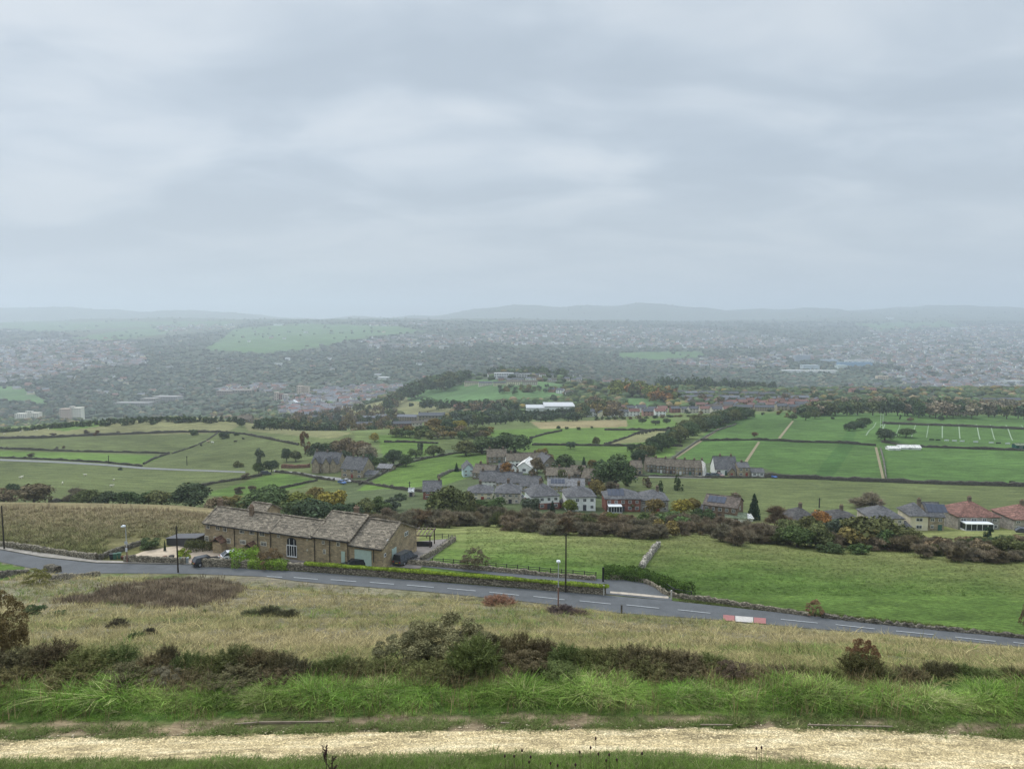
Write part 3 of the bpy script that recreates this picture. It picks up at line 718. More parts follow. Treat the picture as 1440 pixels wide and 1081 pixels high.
belt('small', (545,660), [(545,556),(580,538),(600,530),(660,520),(700,516)], [(545,1150),(700,1450)], 14, ['dark','deep','olive','deep'], 5, 'tree down the left side of the estate hill', 'dark trees down the side of the estate hill', rows=2, seed=14, mass=True, dstep=40)
belt('small', (590,700), [(590,562),(700,566)], 880, 14, ['dark','brown','deep'], 9, 'tree below the green field of the estate hill', 'scattered trees below the green hill field', rows=1, seed=15, mass=True, dstep=60)
belt('small', (640,730), [(640,563),(730,564)], 880, 15, ['bare','brown','dark','deep'], 9, 'tree around the old stone houses below the hill', 'trees around the stone houses below the hill', rows=1, seed=16, mass=True, dstep=30)
belt('smalls', (960,1140), [(960,572),(1140,574)], 780, 8, ['olive','dark','ochre','ygreen'], 17, 'garden tree among the brick estate', 'garden trees among the brick estate', 'tree', rows=2, seed=17, dstep=70, jit=2)
belt('smalls', (-40,345), [(-40,607),(0,604),(60,594),(150,586),(240,582),(345,584)], 668, 13, ['dark','deep'], 8, 'bush in the crest hedge of the left hill', 'dark hedge along the crest of the left hill', 'bush', rows=1, seed=18, dstep=4, jit=1)
belt('smalls', (735,960), [(735,645),(800,650)], 262, 16, ['olive','deep','brown'], 22, 'garden bush among the hamlet houses', 'garden bushes among the hamlet houses', 'bush', rows=1, seed=19, dstep=50, jit=3)
belt('shrub', (655,760), [(655,640),(760,640)], 255, 14, ['olive','deep'], 26, 'low bush between the hamlet terraces', 'low bushes between the hamlet terraces', 'bush', rows=1, seed=20, dstep=20, jit=2)
def flush_mass():
    r = np.random.default_rng(4)
    pr = [crown_mesh('broad', s_, 300, .10)[1] for s_ in (41, 42, 43)]
    pos = np.array([m[0][:] for m in MASS]); pos[:, 2] -= .8
    sc = np.array([(m[1]*1.25, m[1]*1.25, m[2]*1.15) for m in MASS])
    cl = np.array([m[3] for m in MASS])*r.uniform(.8, 1.25, (len(MASS), 1))
    o = scatter('tree_belts', pr, pos, sc, r.uniform(0, 6.28, len(MASS)), cl, m_leafc); tag(o, kind='stuff')
    print('trees', tcount, 'mass', len(MASS))

# ---------------------------------------------------------------- far woods as one mass, and near plants as masses
def blob(seed, sub=2):
    """lumpy tree canopy, unit wide"""
    r = np.random.default_rng(seed)
    import bmesh
    bm = bmesh.new(); bmesh.ops.create_icosphere(bm, subdivisions=sub, radius=.5)
    V = np.array([v.co[:] for v in bm.verts]); Fq = np.array([[v.index for v in f.verts] for f in bm.faces]); bm.free()
    ph = r.uniform(0, 6, 6)
    k = 1+.20*np.sin(V[:, 0]*11+ph[0])*np.cos(V[:, 1]*12+ph[1])+.14*np.sin(V[:, 2]*14+ph[2]+V[:, 0]*7)+r.normal(size=len(V))*.09
    V = V*k[:, None]; V[:, 2] = V[:, 2]+.42
    return V, Fq
def scatter(name, protos, pos, scl, rz, colr, mat, idx=None):
    r = np.random.default_rng(99); Vs = []; Fs = []; Cs = []; base = 0
    idx = r.integers(0, len(protos), len(pos)) if idx is None else idx
    for k, (V, Fq) in enumerate(protos):
        m = idx == k; n = m.sum()
        if not n: continue
        c, s = np.cos(rz[m])[:, None], np.sin(rz[m])[:, None]
        S = scl[m]
        x = V[None, :, 0]*S[:, 0:1]; y = V[None, :, 1]*S[:, 1:2]; z = V[None, :, 2]*S[:, 2:3]
        W_ = np.stack([x*c-y*s, x*s+y*c, z], -1) + pos[m][:, None, :]
        Vs.append(W_.reshape(-1, 3)); Cs.append(np.repeat(colr[m], len(V), 0))
        Fs.append((Fq[None] + (np.arange(n)*len(V))[:, None, None] + base).reshape(-1, Fq.shape[1])); base += n*len(V)
    me = np_mesh(name, np.concatenate(Vs), np.concatenate(Fs), mat, np.concatenate(Cs))
    return mesh_obj(name, me)
TOWNS = [
 ([(0,486),(60,477),(190,481),(205,513),(120,520),(50,535),(-60,545),(-60,490)], 2300, 4500),
 ([(500,480),(600,471),(680,478),(662,489),(520,491)], 3000, 5500),
 ([(655,476),(700,463),(760,458),(1000,463),(1130,478),(1080,492),(850,490),(700,484)], 3000, 6500),
 ([(930,508),(1100,500),(1110,518),(1000,520),(940,515)], 2300, 4000),
 ([(1060,500),(1180,480),(1290,468),(1480,466),(1480,500),(1300,520),(1230,512)], 2400, 7000),
 ([(1240,525),(1330,505),(1480,505),(1480,556),(1290,548)], 1700, 4200),
 ([(1210,462),(1440,455),(1480,472),(1250,478)], 4500, 9000),
 ([(200,458),(330,455),(330,464),(230,466)], 4500, 9000),
 ([(500,455),(640,453),(600,459),(520,459)], 5000, 9000),
 ([(395,585),(400,560),(470,545),(560,540),(570,548),(500,572),(440,588)], 850, 2200),
 ([(300,546),(400,540),(400,552),(310,556)], 1700, 2400),
]
def in_any(px, py, D, lst):
    m = np.zeros(px.shape, bool)
    for it in lst:
        poly, d0, d1 = it
        m |= (D > d0) & (D < d1) & inpoly(px, py, poly)
    return m
OPEN = [(p, d0, d1) for c, d0, d1, p in FIELDS if c in ('teal', 'moor') or (c == 'olive' and d0 >= 800)]
def mass_points(n, d0, d1, seed, p_open=.03, p_town=.25):
    r = np.random.default_rng(seed)
    D = np.exp(r.uniform(math.log(d0), math.log(d1), n)); s = r.uniform(-.86, .86, n); X = s*D
    Zv = Z(X, D); px, py = project(X, D, -Zv)
    q = r.random(n)
    op = in_any(px, py, D, OPEN); tw = in_any(px, py, D, TOWNS)
    keep = np.where(op, q < p_open, np.where(tw, q < p_town, True))
    clump = np.sin(X*.006+np.sin(D*.004)*2)*np.cos(D*.005-X*.003)+.5*np.sin(X*.017+D*.013)
    keep &= (clump > -.75) | (q < .35) | tw
    return X[keep], D[keep], Zv[keep], r
pal = np.array([FOL['dark'], FOL['deep'], FOL['deep'], FOL['olive'], FOL['dark'], (.07,.085,.035), FOL['brown'], FOL['ochre']])
def woods(name, n, d0, d1, seed, size, sub, p_open=.03, label=None):
    X, D, Zv, r = mass_points(n, d0, d1, seed, p_open)
    k = size*(1+.00007*np.maximum(D-1500, 0))
    sc = np.stack([k*r.uniform(.7, 1.5, len(X)), k*r.uniform(.7, 1.5, len(X)), k*r.uniform(.5, .85, len(X))], 1)
    ci = np.minimum((r.random(len(X))**1.5*8).astype(int), 7); cl = pal[ci]*r.uniform(.75, 1.3, (len(X), 1))
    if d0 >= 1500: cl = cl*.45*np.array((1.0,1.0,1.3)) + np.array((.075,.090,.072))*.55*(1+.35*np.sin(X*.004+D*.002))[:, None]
    o = scatter(name, [blob(s, sub) for s in range(6)], np.stack([X, D, Zv-.8], 1), sc, r.uniform(0, 6.28, len(X)), cl, m_leafc)
    return tag(o, kind='stuff')
flush_mass()
woods('woods', 9000, 820, 1500, 31, 9.5, 2, .012)
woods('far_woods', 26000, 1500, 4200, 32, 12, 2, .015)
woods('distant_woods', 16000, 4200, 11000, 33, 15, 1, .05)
# ---------------------------------------------------------------- houses
def masonry(name, scale=1.0, dark=.62, src='obj'):
    m, nt, b = new_mat(name, .95, .1)
    c = N(nt, 'ShaderNodeObjectInfo').outputs['Color']
    tc = N(nt, 'ShaderNodeTexCoord'); sp = N(nt, 'ShaderNodeSeparateXYZ'); nt.links.new(tc.outputs['Object'], sp.inputs[0])
    cb = N(nt, 'ShaderNodeCombineXYZ')
    nt.links.new(math_(nt, 'ADD', sp.outputs[0], sp.outputs[1]), cb.inputs[0]); nt.links.new(sp.outputs[2], cb.inputs[1])
    br = N(nt, 'ShaderNodeTexBrick'); nt.links.new(cb.outputs[0], br.inputs['Vector'])
    br.inputs['Scale'].default_value = scale; br.inputs['Brick Width'].default_value = .62; br.inputs['Row Height'].default_value = .24
    br.inputs['Mortar Size'].default_value = .02; br.inputs['Color1'].default_value = (.75, .75, .75, 1); br.inputs['Color2'].default_value = (1.25, 1.2, 1.12, 1)
    br.inputs['Mortar'].default_value = (dark, dark, dark, 1)
    n = noise(nt, tc.outputs['Object'], .7, 4, .65)
    c = mix(nt, 1.0, c, br.outputs[0], 'MULTIPLY')
    c = mix(nt, 1.0, c, ramp(nt, n.outputs['Fac'], [(.3, .68), (.7, 1.3)]).outputs[0], 'MULTIPLY')
    nt.links.new(c, b.inputs['Base Color']); bump(nt, b, br.outputs['Fac'], .3, .02)
    return m
m_stone = masonry('stone_wall')
m_render = mat_tint('rendered_wall', .85, 1.1, .6)
def slates(name, sx, sz, rough=.75):
    m, nt, b = new_mat(name, rough, .25)
    c = N(nt, 'ShaderNodeObjectInfo').outputs['Color']
    tc = N(nt, 'ShaderNodeTexCoord'); sp = N(nt, 'ShaderNodeSeparateXYZ'); nt.links.new(tc.outputs['Object'], sp.inputs[0])
    cb = N(nt, 'ShaderNodeCombineXYZ'); nt.links.new(sp.outputs[0], cb.inputs[0])
    nt.links.new(math_(nt, 'ADD', sp.outputs[2], math_(nt, 'MULTIPLY', sp.outputs[1], .25)), cb.inputs[1])
    br = N(nt, 'ShaderNodeTexBrick'); nt.links.new(cb.outputs[0], br.inputs['Vector']); br.inputs['Scale'].default_value = 1
    br.inputs['Brick Width'].default_value = sx; br.inputs['Row Height'].default_value = sz; br.inputs['Mortar Size'].default_value = .012
    br.inputs['Color1'].default_value = (.55, .53, .50, 1); br.inputs['Color2'].default_value = (1.5, 1.42, 1.3, 1); br.inputs['Mortar'].default_value = (.42, .4, .38, 1)
    n = noise(nt, tc.outputs['Object'], .45, 5, .7)
    c = mix(nt, 1.0, c, br.outputs[0], 'MULTIPLY')
    c = mix(nt, 1.0, c, ramp(nt, n.outputs['Fac'], [(.3, .72), (.7, 1.3)]).outputs[0], 'MULTIPLY')
    n2 = noise(nt, tc.outputs['Object'], 4.0, 3, .85)
    c = mix(nt, 1.0, c, ramp(nt, n2.outputs['Fac'], [(.35, .62), (.5, 1.0), (.66, 1.6)]).outputs[0], 'MULTIPLY')
    nt.links.new(c, b.inputs['Base Color']); bump(nt, b, br.outputs['Fac'], .5, .03)
    return m
m_slate = slates('slate_roof', .5, .17)
m_flag = slates('stone_flag_roof', .6, .22, .95)
m_white = mat_tint('painted_white', .92, 1.05, 2.0, .6, .3)
m_glass, nt, b = new_mat('window_glass', .08, .5); b.inputs['Base Color'].default_value = (.02, .024, .03, 1)
m_black = mat_tint('dark_metal', .9, 1.1, 2.0, .6, .3)
m_solar, nt, b = new_mat('solar_panel', .25, .5); b.inputs['Base Color'].default_value = (.018, .024, .045, 1)
WC = dict(white=(.78,.78,.74), cream=(.64,.58,.42), stone=(.33,.28,.20), dstone=(.21,.18,.14), brick=(.25,.11,.085), blue=(.50,.62,.63), grey=(.33,.31,.28),
          pink=(.45,.26,.21), pale=(.54,.50,.42), brown=(.21,.15,.11))
RC = dict(slate=(.105,.108,.118), flag=(.135,.118,.095), red=(.21,.115,.095), dred=(.19,.10,.082), brown=(.115,.095,.082), dslate=(.075,.073,.074), pale=(.42,.45,.47), green=(.17,.21,.14), white=(.66,.67,.67), lslate=(.17,.175,.19))
_win = {}
def window_meshes(w, hh, bars):
    k = (round(w, 2), round(hh, 2), bars)
    if k in _win: return _win[k]
    f = MB(); t = .07
    f.box(-w/2, -w/2+t, -.05, .05, 0, hh); f.box(w/2-t, w/2, -.05, .05, 0, hh)
    f.box(-w/2+t, w/2-t, -.05, .05, 0, t); f.box(-w/2+t, w/2-t, -.05, .05, hh-t, hh)
    for i in range(1, bars): x = -w/2 + w*i/bars; f.box(x-t*.4, x+t*.4, -.045, .045, t, hh-t)
    if bars > 1: f.box(-w/2+t, w/2-t, -.04, .04, hh*.62, hh*.62+t*.6)
    g = MB(); g.box(-w/2+t, w/2-t, -.02, .02, t, hh-t)
    out = []
    for nm, b_, m in (('window', f, m_white), ('pane', g, m_glass)):
        me = bpy.data.meshes.new(nm); me.from_pydata(b_.v, [], b_.f); me.materials.append(m); me.update(); out.append(me)
    _win[k] = out; return out
def add_window(root, x, y, z, w, hh, bars=2, rz=0.0, color=(.72,.72,.70)):
    a, g = window_meshes(w, hh, bars)
    o = mesh_obj('window', a, root, color); o.location = (x, y, z); o.rotation_euler = (0, 0, rz)
    mesh_obj('pane', g, o)
    return o
def add_door(root, x, y, z, w, hh, color=(.1,.1,.1), rz=0.0):
    m = MB(); m.box(-w/2, w/2, -.05, .05, 0, hh); m.box(-w*.32, w*.32, -.07, -.05, hh*.55, hh*.85)
    o = m.build('door', m_white, root, color=color); o.location = (x, y, z); o.rotation_euler = (0, 0, rz)
    hn = MB(); hn.box(w*.33, w*.4, -.1, -.05, hh*.45, hh*.5); hn.build('handle', m_black, o, color=(.3,.3,.3))
    return o

def gable_body(L, D, e, rh, name='wall', mat=None, parent=None, color=None, base=-2.0, ridge=.5):
    m = MB(); k = D*ridge; n = 0
    poly = [(0, base), (D, base), (D, e), (k, e+rh), (0, e)]
    V = [(-L/2, y, z) for y, z in poly] + [(L/2, y, z) for y, z in poly]
    m.v = V; m.f = [tuple(range(4, -1, -1)), tuple(range(5, 10))] + [(i, (i+1) % 5, (i+1) % 5+5, i+5) for i in range(5)]; m.m = [0]*len(m.f)
    return m.build(name, mat, parent, color=color)
def gable_roof(L, D, e, rh, mat, parent, color, ov=.3, th=.16, ridge=.5, g=.02, ends=.25):
    k = D*ridge; s1 = rh/k; s2 = rh/(D-k); c = .03
    top = [(-ov, e-ov*s1+th+c), (k, e+rh+th+c), (D+ov, e-ov*s2+th+c)]; bot = [(D+ov, e-ov*s2+c), (k, e+rh+c), (-ov, e-ov*s1+c)]
    P6 = top + bot; x0, x1 = -L/2-ends, L/2+ends
    m = MB(); m.v = [(x0, y, z) for y, z in P6] + [(x1, y, z) for y, z in P6]
    q = [(0, 1, 7, 6), (1, 2, 8, 7), (2, 3, 9, 8), (3, 4, 10, 9), (4, 5, 11, 10), (5, 0, 6, 11), (0, 5, 4, 1), (1, 4, 3, 2), (6, 7, 10, 11), (7, 8, 9, 10)]
    m.f = q; m.m = [0]*len(q)
    m.box(x0-.02, x1+.02, k-.13, k+.13, e+rh+th-.02, e+rh+th+.10)
    return m.build('roof', mat, parent, color=color)
def hip_roof(L, D, e, rh, mat, parent, color, ov=.35):
    m = MB(); x = L/2+ov; hd = D/2+ov; r = max(.3, x-hd)
    z0 = e-.02
    m.v = [(-x, -ov, z0), (x, -ov, z0), (x, D+ov, z0), (-x, D+ov, z0), (-x, -ov, z0+.15), (x, -ov, z0+.15), (x, D+ov, z0+.15), (-x, D+ov, z0+.15), (-r, D/2, e+rh), (r, D/2, e+rh)]
    m.f = [(3, 2, 1, 0), (0, 1, 5, 4), (1, 2, 6, 5), (2, 3, 7, 6), (3, 0, 4, 7), (4, 5, 9, 8), (5, 6, 9), (6, 7, 8, 9), (7, 4, 8)]; m.m = [0]*9
    return m.build('roof', mat, parent, color=color)
def chimney(roof, x, y, z, hh=.85, w=.8, color=(.17,.14,.11), pots=2):
    m = MB(); m.box(-w/2, w/2, -.35, .35, -1.2, hh); m.box(-w/2-.07, w/2+.07, -.42, .42, hh, hh+.14)
    o = m.build('chimney', m_stone, roof, color=color); o.location = (x, y, z)
    p = MB()
    for i in range(pots): p.tube(((i-(pots-1)/2)*.38, 0, hh+.14), ((i-(pots-1)/2)*.38, 0, hh+.55), .13, .1, 8)
    if pots: p.build('chimney_pot', m_render, o, color=(.24,.15,.10))
    return o
def house(px, base, wpx, eave, rpx, wall='stone', roof='slate', typ='gable', depth=8.0, rz=0.0, label='', cat='house', group=None, name='house', d=None, dmin=170,
          win=None, chim=(.5,), door=True, mortar=True, bars=2, bay=False, wincol=(.72,.72,.70), solar=False, conserv=False, rmat=None, pots=2, off=0.0, wallc=None, low=None):
    b = PD(px, d) if d else P(px, base, dmin)
    k = b.y/F0
    rzr = R(rz); L = wpx*k/max(.6, math.cos(rzr)); e = eave*k + off; rh = rpx*k*1.25
    root = empty(name, b, rzr); tag(root, label, cat, group)
    wm = m_stone if wall in ('stone', 'dstone', 'brick', 'brown', 'grey', 'pale') else m_render
    c = wallc or WC[wall]
    front = typ == 'front'
    if typ == 'hip':
        m = MB(); m.box(-L/2, L/2, 0, depth, -2.5, e); w_ = m.build('wall', wm, root, color=c)
        rf = hip_roof(L, depth, e, rh, rmat or m_slate, root, RC[roof])
    elif front:       # gable faces the viewer
        w_ = gable_body(depth, L, e, rh, 'wall', wm, root, c, -2.5); w_.rotation_euler = (0, 0, R(90)); w_.location = (L/2, depth/2, 0)
        rf = gable_roof(depth, L, e, rh, rmat or m_slate, root, RC[roof]); rf.rotation_euler = (0, 0, R(90)); rf.location = (L/2, depth/2, 0)
    else:
        w_ = gable_body(L, depth, e, rh, 'wall', wm, root, c, -2.5)
        rf = gable_roof(L, depth, e, rh, rmat or m_slate, root, RC[roof])
    if low:           # lower storey of another material, 3 cm proud
        m = MB(); m.box(-L/2-.03, L/2+.03, -.03, depth+.03, -2.4, e*.48); m.build('lower_wall', m_stone, root, color=WC[low])
    yp = -.05 if not low else -.08
    nc, nr = win or (max(2, int(L/3)), 2 if e > 4 else 1)
    sh = e/nr
    for r_ in range(nr):
        for i in range(nc):
            x = -L/2 + L*(i+.5)/nc
            w = min(1.7, L/nc*.52)*random.uniform(.75, 1.05); hh = min(1.35, sh*.48)
            if r_ == 0 and door and i == nc//2: add_door(root, x, yp, .05, 1.0, min(2.05, e*.42 if nr > 1 else e*.8), random.choice([(.6,.6,.58),(.05,.05,.06),(.25,.05,.04),(.05,.12,.1)])); continue
            add_window(root, x, yp, r_*sh + sh*.32, w, hh, bars, 0, wincol)
    if typ != 'front':
        for r_ in range(nr): add_window(root, L/2+.05, depth*.45, r_*sh+sh*.35, 1.0, min(1.2, sh*.45), 1, R(90), wincol)
    for cx in chim:
        if front: chimney(rf, 0, L*.5, e+rh, pots=pots)
        else: chimney(rf, (cx-.5)*(L-.9), depth*.5, e+rh, pots=pots)
    if solar:
        m = MB(); s = rh/(depth/2); n_ = 4
        for i in range(n_):
            x0 = -L*.42+i*1.25
            pts = [(x0, depth*.12, e+depth*.12*s+.30), (x0+1.15, depth*.12, e+depth*.12*s+.30), (x0+1.15, depth*.42, e+depth*.42*s+.30), (x0, depth*.42, e+depth*.42*s+.30)]
            m.quad(pts); m.quad([(p[0], p[1], p[2]-.06) for p in reversed(pts)])
        m.build('solar_panel', m_solar, rf)
    if bay:
        m = MB(); m.box(-L*.35, -L*.35+2.2, -.9, -.04, -2, e*.42); bo = m.build('bay', wm, root, color=c)
        add_window(root, -L*.35+1.1, -.95, .7, 1.9, 1.2, 3)
    if conserv:
        m = MB(); cw = conserv; x0 = -L*.45
        m.box(x0, x0+cw, -2.8, -.04, -2, .5); m.box(x0, x0+cw, -2.85, -.04, 2.1, 2.3)
        for i in range(6): x = x0+.05+(cw-.1)*i/5; m.box(x-.05, x+.05, -2.8, -2.7, .5, 2.1)
        co_ = m.build('conservatory', m_white, root, color=(.72,.73,.72))
        g = MB(); g.box(x0+.05, x0+cw-.05, -2.74, -.1, .5, 2.1); g.build('pane', m_glass, co_)
    return root, L, e, rh, b

H = house
# the hamlet in the dip
H(659,670,15,10,6,'blue','slate','front',9,8,'pale blue rendered house with its gable to the viewer, beside the bright meadow',win=(2,2),chim=())
H(679,673,30,8,8,'dstone','flag','gable',8,-18,'dark stone cottages joined to the pale blue house',win=(5,2),chim=(.2,.6))
H(699,651,27,9,7,'dstone','flag','gable',8,6,'old stone house at the top left of the hamlet with brown roof',win=(4,2),chim=(.1,.9),rmat=m_flag)
H(724,655,24,8,6,'white','flag','gable',8,4,'white cottage with brown roof behind the orange tree',win=(4,2),chim=(.3,),rmat=m_flag)
H(749,655,24,8,7,'white','flag','gable',8,4,'white cottage with brown roof, right of the white barn gable',win=(3,2),chim=(.7,),rmat=m_flag)
H(737,665,22,8,6,'white','white','front',12,-12,'big white barn gable in the middle of the hamlet',win=(1,1),chim=(),door=False)
H(706,671,20,8,7,'white','slate','gable',8,-25,'white end house with grey slate roof below the orange tree',win=(3,2))
H(774,661,20,10,8,'dstone','slate','front',10,20,'dark stone gabled house right of the hamlet brown tree',win=(2,2),chim=(.5,))
H(686,684,24,8,9,'white','slate','gable',8,-3,'white left half of the long slate roofed terrace in the hamlet',win=(4,2),chim=(.1,))
H(716,686,36,8,9,'stone','slate','gable',8,-3,'stone right half of the long slate roofed terrace in the hamlet',win=(6,2),chim=(.15,.85))
H(744,693,26,10,9,'stone','slate','gable',8,-14,'stone house with slate gable at the right end of the slate terrace',win=(3,2))
H(787,677,38,9,6,'dstone','flag','gable',9,-2,'old mill row with brown stone roof right of the hamlet lane',win=(8,2),chim=(.5,),rmat=m_flag)
H(813,677,20,11,7,'dstone','flag','gable',9,-4,'tallest block of the old mill with brown roof',win=(3,2),chim=(),rmat=m_flag)
H(829,682,22,10,8,'dstone','flag','gable',9,-20,'right wing of the old mill by the ochre tree',win=(3,2),chim=(),rmat=m_flag)
H(796,692,52,9,6,'stone','lslate','gable',8,-3,'long low row with solar panels on its pale roof',win=(10,2),chim=(.6,),solar=True)
H(674,702,36,9,8,'cream','slate','hip',8,-3,'cream semi left of the brick and cream one, behind the big olive tree',win=(4,2),door=True)
H(713,708,36,15,9,'pale','slate','hip',9,-5,'brick and cream semi with hipped slate roof beside the dark car',win=(4,2),bay=True)
H(767,716,40,19,12,'white','slate','hip',9,12,'white semi over a brick ground floor with low hipped roof',win=(4,2),low='brick',chim=(.45,))
H(817,718,42,20,10,'white','slate','hip',9,4,'white hipped semi with a small slate porch, right of the garden shed',win=(4,2),chim=(.5,),bay=True)
H(876,719,50,18,9,'brick','slate','hip',9,0,'red brick semi with solar panels and a pale blue sunroom',win=(5,2),chim=(.4,),solar=True,conserv=4)
H(920,719,40,16,9,'grey','slate','hip',9,-2,'grey rendered semi between the ochre and yellow trees',win=(4,2),chim=(.7,),bay=True)
H(1012,731,42,20,8,'brown','brown','gable',9,-28,'brown stone pair with solar panels, turned end on, left of the conifer',win=(5,2),chim=(.9,),solar=True)
H(990,722,20,5,3,'brown','slate','gable',6,-28,'low dark roofed extension left of the brown stone pair',cat='outbuilding',name='outbuilding',win=(2,1),chim=(),door=False)
H(1035,734,28,6,3,'white','green','gable',6,-14,'white garage with green felt roof beside the pointed conifer',cat='garage',name='garage',win=(1,1),chim=())
H(608,701,26,11,9,'brick','slate','gable',8,6,'red brick house alone on the lane, half behind the big olive tree',win=(2,2),chim=(.95,))
# Victorian villa on the left and its neighbour
r_, L, e, rh, b = H(457,664,40,13,11,'stone','slate','gable',9,-12,'large stone villa with steep gables and tall chimneys behind a walled garden',win=(5,2),chim=(.02,.45,.98),name='villa')
for fx in (-.28, .12, .38):
    g = gable_body(4.5, 3.2, e+.3, 2.6, 'gable', m_stone, r_, WC['stone'], -2.5); g.rotation_euler = (0, 0, R(90)); g.location = (L*fx+1.6, .4, 0)
    gr_ = gable_roof(4.5, 3.2, e+.3, 2.6, m_slate, r_, RC['slate'], .15); gr_.rotation_euler = (0, 0, R(90)); gr_.location = (L*fx+1.6, .4, 0)
H(495,672,34,13,12,'stone','slate','gable',9,-24,'stone house with steep slate roof right of the villa',win=(3,2),chim=(.3,.8),name='villa')
H(521,671,18,4,3,'grey','slate','gable',6,-14,'low grey shed right of the stone house, left of the open barn',cat='shed',name='shed',win=(2,1),chim=(),door=False)
H(540,663,20,5,3,'dstone','lslate','gable',7,-10,'open fronted barn with pale roof at the meadow corner',cat='barn',name='barn',win=(2,1),chim=(),door=False)
H(578,698,7,7,3,'pale','pale','gable',3,0,'tiny stone shed beside the lane to the red brick house',cat='shed',name='shed',win=(1,1),chim=())
H(1046,670,16,13,4,'stone','slate','gable',8,0,'square stone house right of the big slate roof',win=(2,2),chim=(.5,))
H(1021,668,31,9,12,'white','slate','gable',10,-3,'white walled house with big grey slate roof by the parked cars',win=(3,1),chim=(.3,.85))
H(1029,669,11,5,5,'stone','slate','front',4,-3,'small stone gable in front of the big slate roof',win=(1,1),chim=(),name='annexe',cat='annexe')
H(1061,670,8,6,3,'white','slate','gable',6,0,'left white garage at the end of the terrace row',cat='garage',name='garage',win=(1,1),chim=(),door=False)
H(1071,670,8,6,3,'white','slate','gable',6,0,'right white garage at the end of the terrace row',cat='garage',name='garage',win=(1,1),chim=(),door=False)
H(896,666,15,9,6,'stone','flag','gable',8,0,'detached stone cottage at the left end of the terrace by the dark wood',win=(2,2),chim=(.95,),rmat=m_flag)
tl = ['leftmost, beside the gap', 'second from the left', 'third from the left, with pale porches', 'fourth from the left', 'fifth from the left', 'right end, with a tall white gable']
for i in range(6):
    H(916+i*13.6, 667.0+i*.35, 13.7, 11, 6.5, ['dstone','dstone','brown','stone','dstone','stone'][i], 'flag', 'gable', 8, -1.4, 'stone terraced house below the slanting wood, ' + tl[i], group='stone terrace below the slanting wood', win=(3,2), chim=(.0,) if i != 5 else (.0,1.0), rmat=m_flag, name='terraced_house', d=332.5-i*.9)
H(991.5,670,2.6,12,5,'white','white','front',8,0,'narrow white end wall of the stone terrace beside the cars',win=(1,1),chim=(),door=False,name='end_wall',cat='wall')
# semis along the right
H(1133,738,44,9,12,'brick','dslate','hip',9,3,'dark hip roofed semi behind the orange tree',win=(4,1),chim=(.55,),d=193)
H(1188,744,54,12,10,'cream','dslate','hip',9,0,'cream pair with a tall white chimney behind the grey green tree',win=(6,1),chim=(.6,),d=190)
H(1247,749,46,18,11,'pale','slate','hip',9,-4,'pale hipped semi beside the biggest tree on the right',win=(4,2),chim=(.5,),d=189)
H(1292,752,24,21,12,'cream','slate','hip',8,-6,'cream rendered half of the pair with dark windows on the right',win=(1,2),chim=(.9,),d=189,bay=False,door=False)
H(1316,752,21,20,12,'stone','slate','gable',8,-6,'stone half of the cream pair, with solar panels on the roof',win=(2,2),chim=(),d=189.3,solar=True)
H(1376,754,58,18,14,'grey','dred','hip',10,-3,'red roofed grey semi with white conservatory on the right',win=(4,2),chim=(.5,),d=191,conserv=7)
H(1412,750,12,12,4,'grey','slate','gable',6,-3,'slate roofed side wing of the red roofed semi',win=(1,2),chim=(),d=196,name='side_wing',cat='house wing',door=False)
H(1448,754,44,15,13,'grey','red','hip',10,-3,'bright red roofed semi cut by the right edge',win=(4,2),chim=(.6,),d=189)
H(1274,752,14,6,3,'grey','slate','gable',6,0,'low slate garage between the pale semi and the cream house',cat='garage',name='garage',win=(1,1),chim=(),d=188,door=False)
H(344,593,18,5,4,'dstone','flag','gable',9,5,'grey stone farm on the crest of the left hill',dmin=400,win=(3,1),chim=(.2,.8),d=690,name='farmhouse')
H(332,592,12,4,3,'dstone','flag','gable',8,-10,'small barn left of the crest farm',dmin=400,win=(2,1),chim=(),d=700,name='barn',cat='barn')

# ---------------------------------------------------------------- far houses: wall and roof only, plus a white band of windows
FH = {}
def far_proto(kind):
    if kind in FH: return FH[kind]
    L, D, e, rh = dict(semi=(12, 8, 5.3, 2.6), row=(26, 8, 5.4, 2.6), bung=(11, 9, 2.8, 2.6), front=(8, 10, 5, 3))[kind]
    w = gable_body(L, D, e, rh, 'wall', m_render, None, None, -3); r_ = gable_roof(L, D, e, rh, m_render, None, (1,1,1), .35, .25)
    m = MB(); nc = max(3, int(L/3.2))
    for z in ((1.0, 3.6) if e > 4 else (1.0,)):
        for i in range(nc):
            x = -L/2+L*(i+.5)/nc; m.box(x-.65, x+.65, -.04, .02, z, z+1.15)
    wi = m.build('windows', m_glass)
    ch = MB()
    for i in range(max(1, int(L/9))): x = -L/2+1+i*8; ch.box(x-.5, x+.5, D/2-.35, D/2+.35, e+rh-.6, e+rh+1.3)
    c = ch.build('chimney', m_render)
    out = [o.data for o in (w, r_, wi, c)]
    for o in (w, r_, wi, c): bpy.data.objects.remove(o)
    FH[kind] = out; return out
fcount = 0
def fhouse(kind, px, row, wall, roof, label, group, rz=0.0, sc=1.0, dmin=500, d=None):
    global fcount; fcount += 1
    me = far_proto(kind); b = PD(px, d) if d else P(px, row, dmin)
    root = empty('terraced_house' if kind == 'row' else ('bungalow' if kind == 'bung' else 'house'), b, R(rz + (90 if kind == 'front' else 0)), sc); tag(root, label, 'house', group)
    k = random.uniform(.85, 1.1)
    mesh_obj('wall', me[0], root, tuple(c*k for c in WC[wall])); rf = mesh_obj('roof', me[1], root, tuple(c*k for c in RC[roof]))
    mesh_obj('window_row', me[2], root); mesh_obj('chimney', me[3], rf, (.15,.11,.09))
    return root
rr = random.Random(5)
